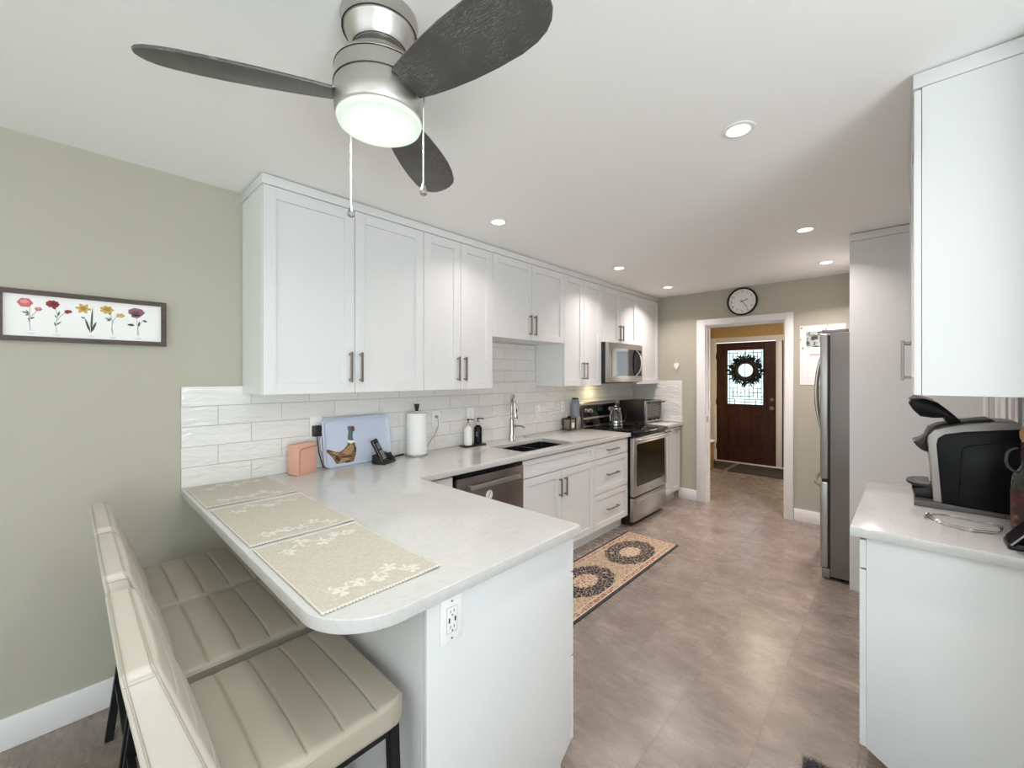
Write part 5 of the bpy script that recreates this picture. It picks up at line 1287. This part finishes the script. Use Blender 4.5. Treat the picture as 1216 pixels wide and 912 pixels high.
MB().prism([(2.650, 1.208), (2.662, 1.238), (2.690, 1.256), (2.730, 1.268), (2.760, 1.277), (2.838, 1.292), (2.846, 1.287), (2.80, 1.272), (2.72, 1.250), (2.68, 1.235)], KY0+0.02, KY1-0.02, 'y', 0.003).build('top_rim', M['black'], r)
lid = [(2.604, 1.364), (2.650, 1.366), (2.690, 1.350), (2.722, 1.318), (2.755, 1.280), (2.735, 1.262), (2.712, 1.272), (2.706, 1.290), (2.672, 1.287), (2.634, 1.292), (2.612, 1.318), (2.598, 1.345)]
MB().prism(lid, KY0+0.03, KY1-0.03, 'y', 0.008).build('lid', M['black_gloss'], r)
MB().tube([(2.598, KY0+0.045, 1.368), (2.612, KY0+0.04, 1.378), (2.640, KY0+0.036, 1.374), (2.675, KY0+0.034, 1.362)], [0.004, 0.006, 0.005, 0.003], 8).build('lid_handle', M['chrome'], r)
# wire loop
r = root('wire_trivet', (2.75, 2.25, ZC), 'thin loop of steel wire lying on the right counter', 'trivet')
lp = [(2.651, 2.288), (2.664, 2.322), (2.685, 2.342), (2.714, 2.350), (2.770, 2.345), (2.822, 2.328), (2.838, 2.297), (2.831, 2.235), (2.811, 2.190), (2.755, 2.168), (2.705, 2.186), (2.666, 2.237)]
MB().tube([(a, b, ZC+0.004) for a, b in lp], 0.0017, 8, closed=True).build('wire_loop', M['chrome'], r)
MB().tube([(a+0.004, b*0.92+0.18, ZC+0.010) for a, b in lp], 0.0013, 8, closed=True).build('wire_loop', M['chrome'], r)
MB().tube([(2.642, 2.255, ZC+0.004), (2.650, 2.275, ZC+0.018), (2.646, 2.30, ZC+0.012)], [0.005, 0.006, 0.004], 8).build('coil_end', M['chrome'], r)
# sauce bottle
r = root('glass_bottle', (2.885, 2.16, ZC), 'dark glass bottle with red label at the right edge of the counter', 'bottle')
bx_, by_ = 2.884, 2.165
M['bottle_glass'] = mat('dark_bottle_glass', '#1f241d', 0.08, coat=0.3)
MB().lathe([(0.036, 0), (0.040, 0.005), (0.040, 0.195), (0.037, 0.222), (0.022, 0.245), (0.0165, 0.26), (0.0160, 0.330)], bx_, by_, ZC, n=36).build('bottle', M['bottle_glass'], r)
m = mat('red_printed_label', '#5c2421', 0.5); t = NT(m); nn = t.noise(t.obj(), 45, 3)
t.l.new(t.ramp(nn, [(0.45, lin('#2e1715')), (0.60, lin('#54241f')), (0.74, lin('#94724f'))]), t.b.inputs['Base Color'])
MB().lathe([(0.0402, 0.05), (0.0404, 0.06), (0.0404, 0.17), (0.0402, 0.175)], bx_, by_, ZC, n=36, cap=False).build('label', m, r)
MB().lathe([(0.0168, 0.268), (0.0168, 0.325)], bx_, by_, ZC, n=28, cap=False).build('neck_label', m, r)
MB().lathe([(0.014, 0.3305), (0.020, 0.345), (0.021, 0.365), (0.014, 0.380), (0.001, 0.382)], bx_, by_, ZC, n=24).build('stopper', mat('pale_wood_stopper', '#b08a64', 0.6), r)
MB().tube([(bx_-0.026-0.026*math.sin(PI*k/14), by_-0.016, ZC+0.272+0.040*math.cos(PI*k/14)) for k in range(15)], 0.0038, 10).build('ring_handle', M['bottle_glass'], r)
# tablet on its stand
r = root('tablet', (2.87, 2.06, ZC), 'dark tablet leaning in a black stand at the very right', 'tablet')
TMx = Matrix.Translation((2.826, 2.00, ZC+0.024)) @ Matrix.Rotation(math.radians(36), 4, 'Y')
mb = MB(); mb.M = TMx; mb.box(0.0, 0.008, 0.0, 0.12, 0.0, 0.145, 0.003); sc_ = mb.build('screen_slab', mat('dark_navy_screen', '#0b0e16', 0.5, spec=0.1), r)
mb = MB(); mb.M = TMx; mb.tube([(-0.001, -0.0015, 0.0), (-0.001, -0.0015, 0.145), (-0.001, 0.12, 0.146)], 0.0025, 6); mb.build('edge_trim', M['grey_pl'], sc_)
MB().box(2.822, 2.925, 2.035, 2.118, ZC, ZC+0.022, 0.006).build('stand', M['black'], r)
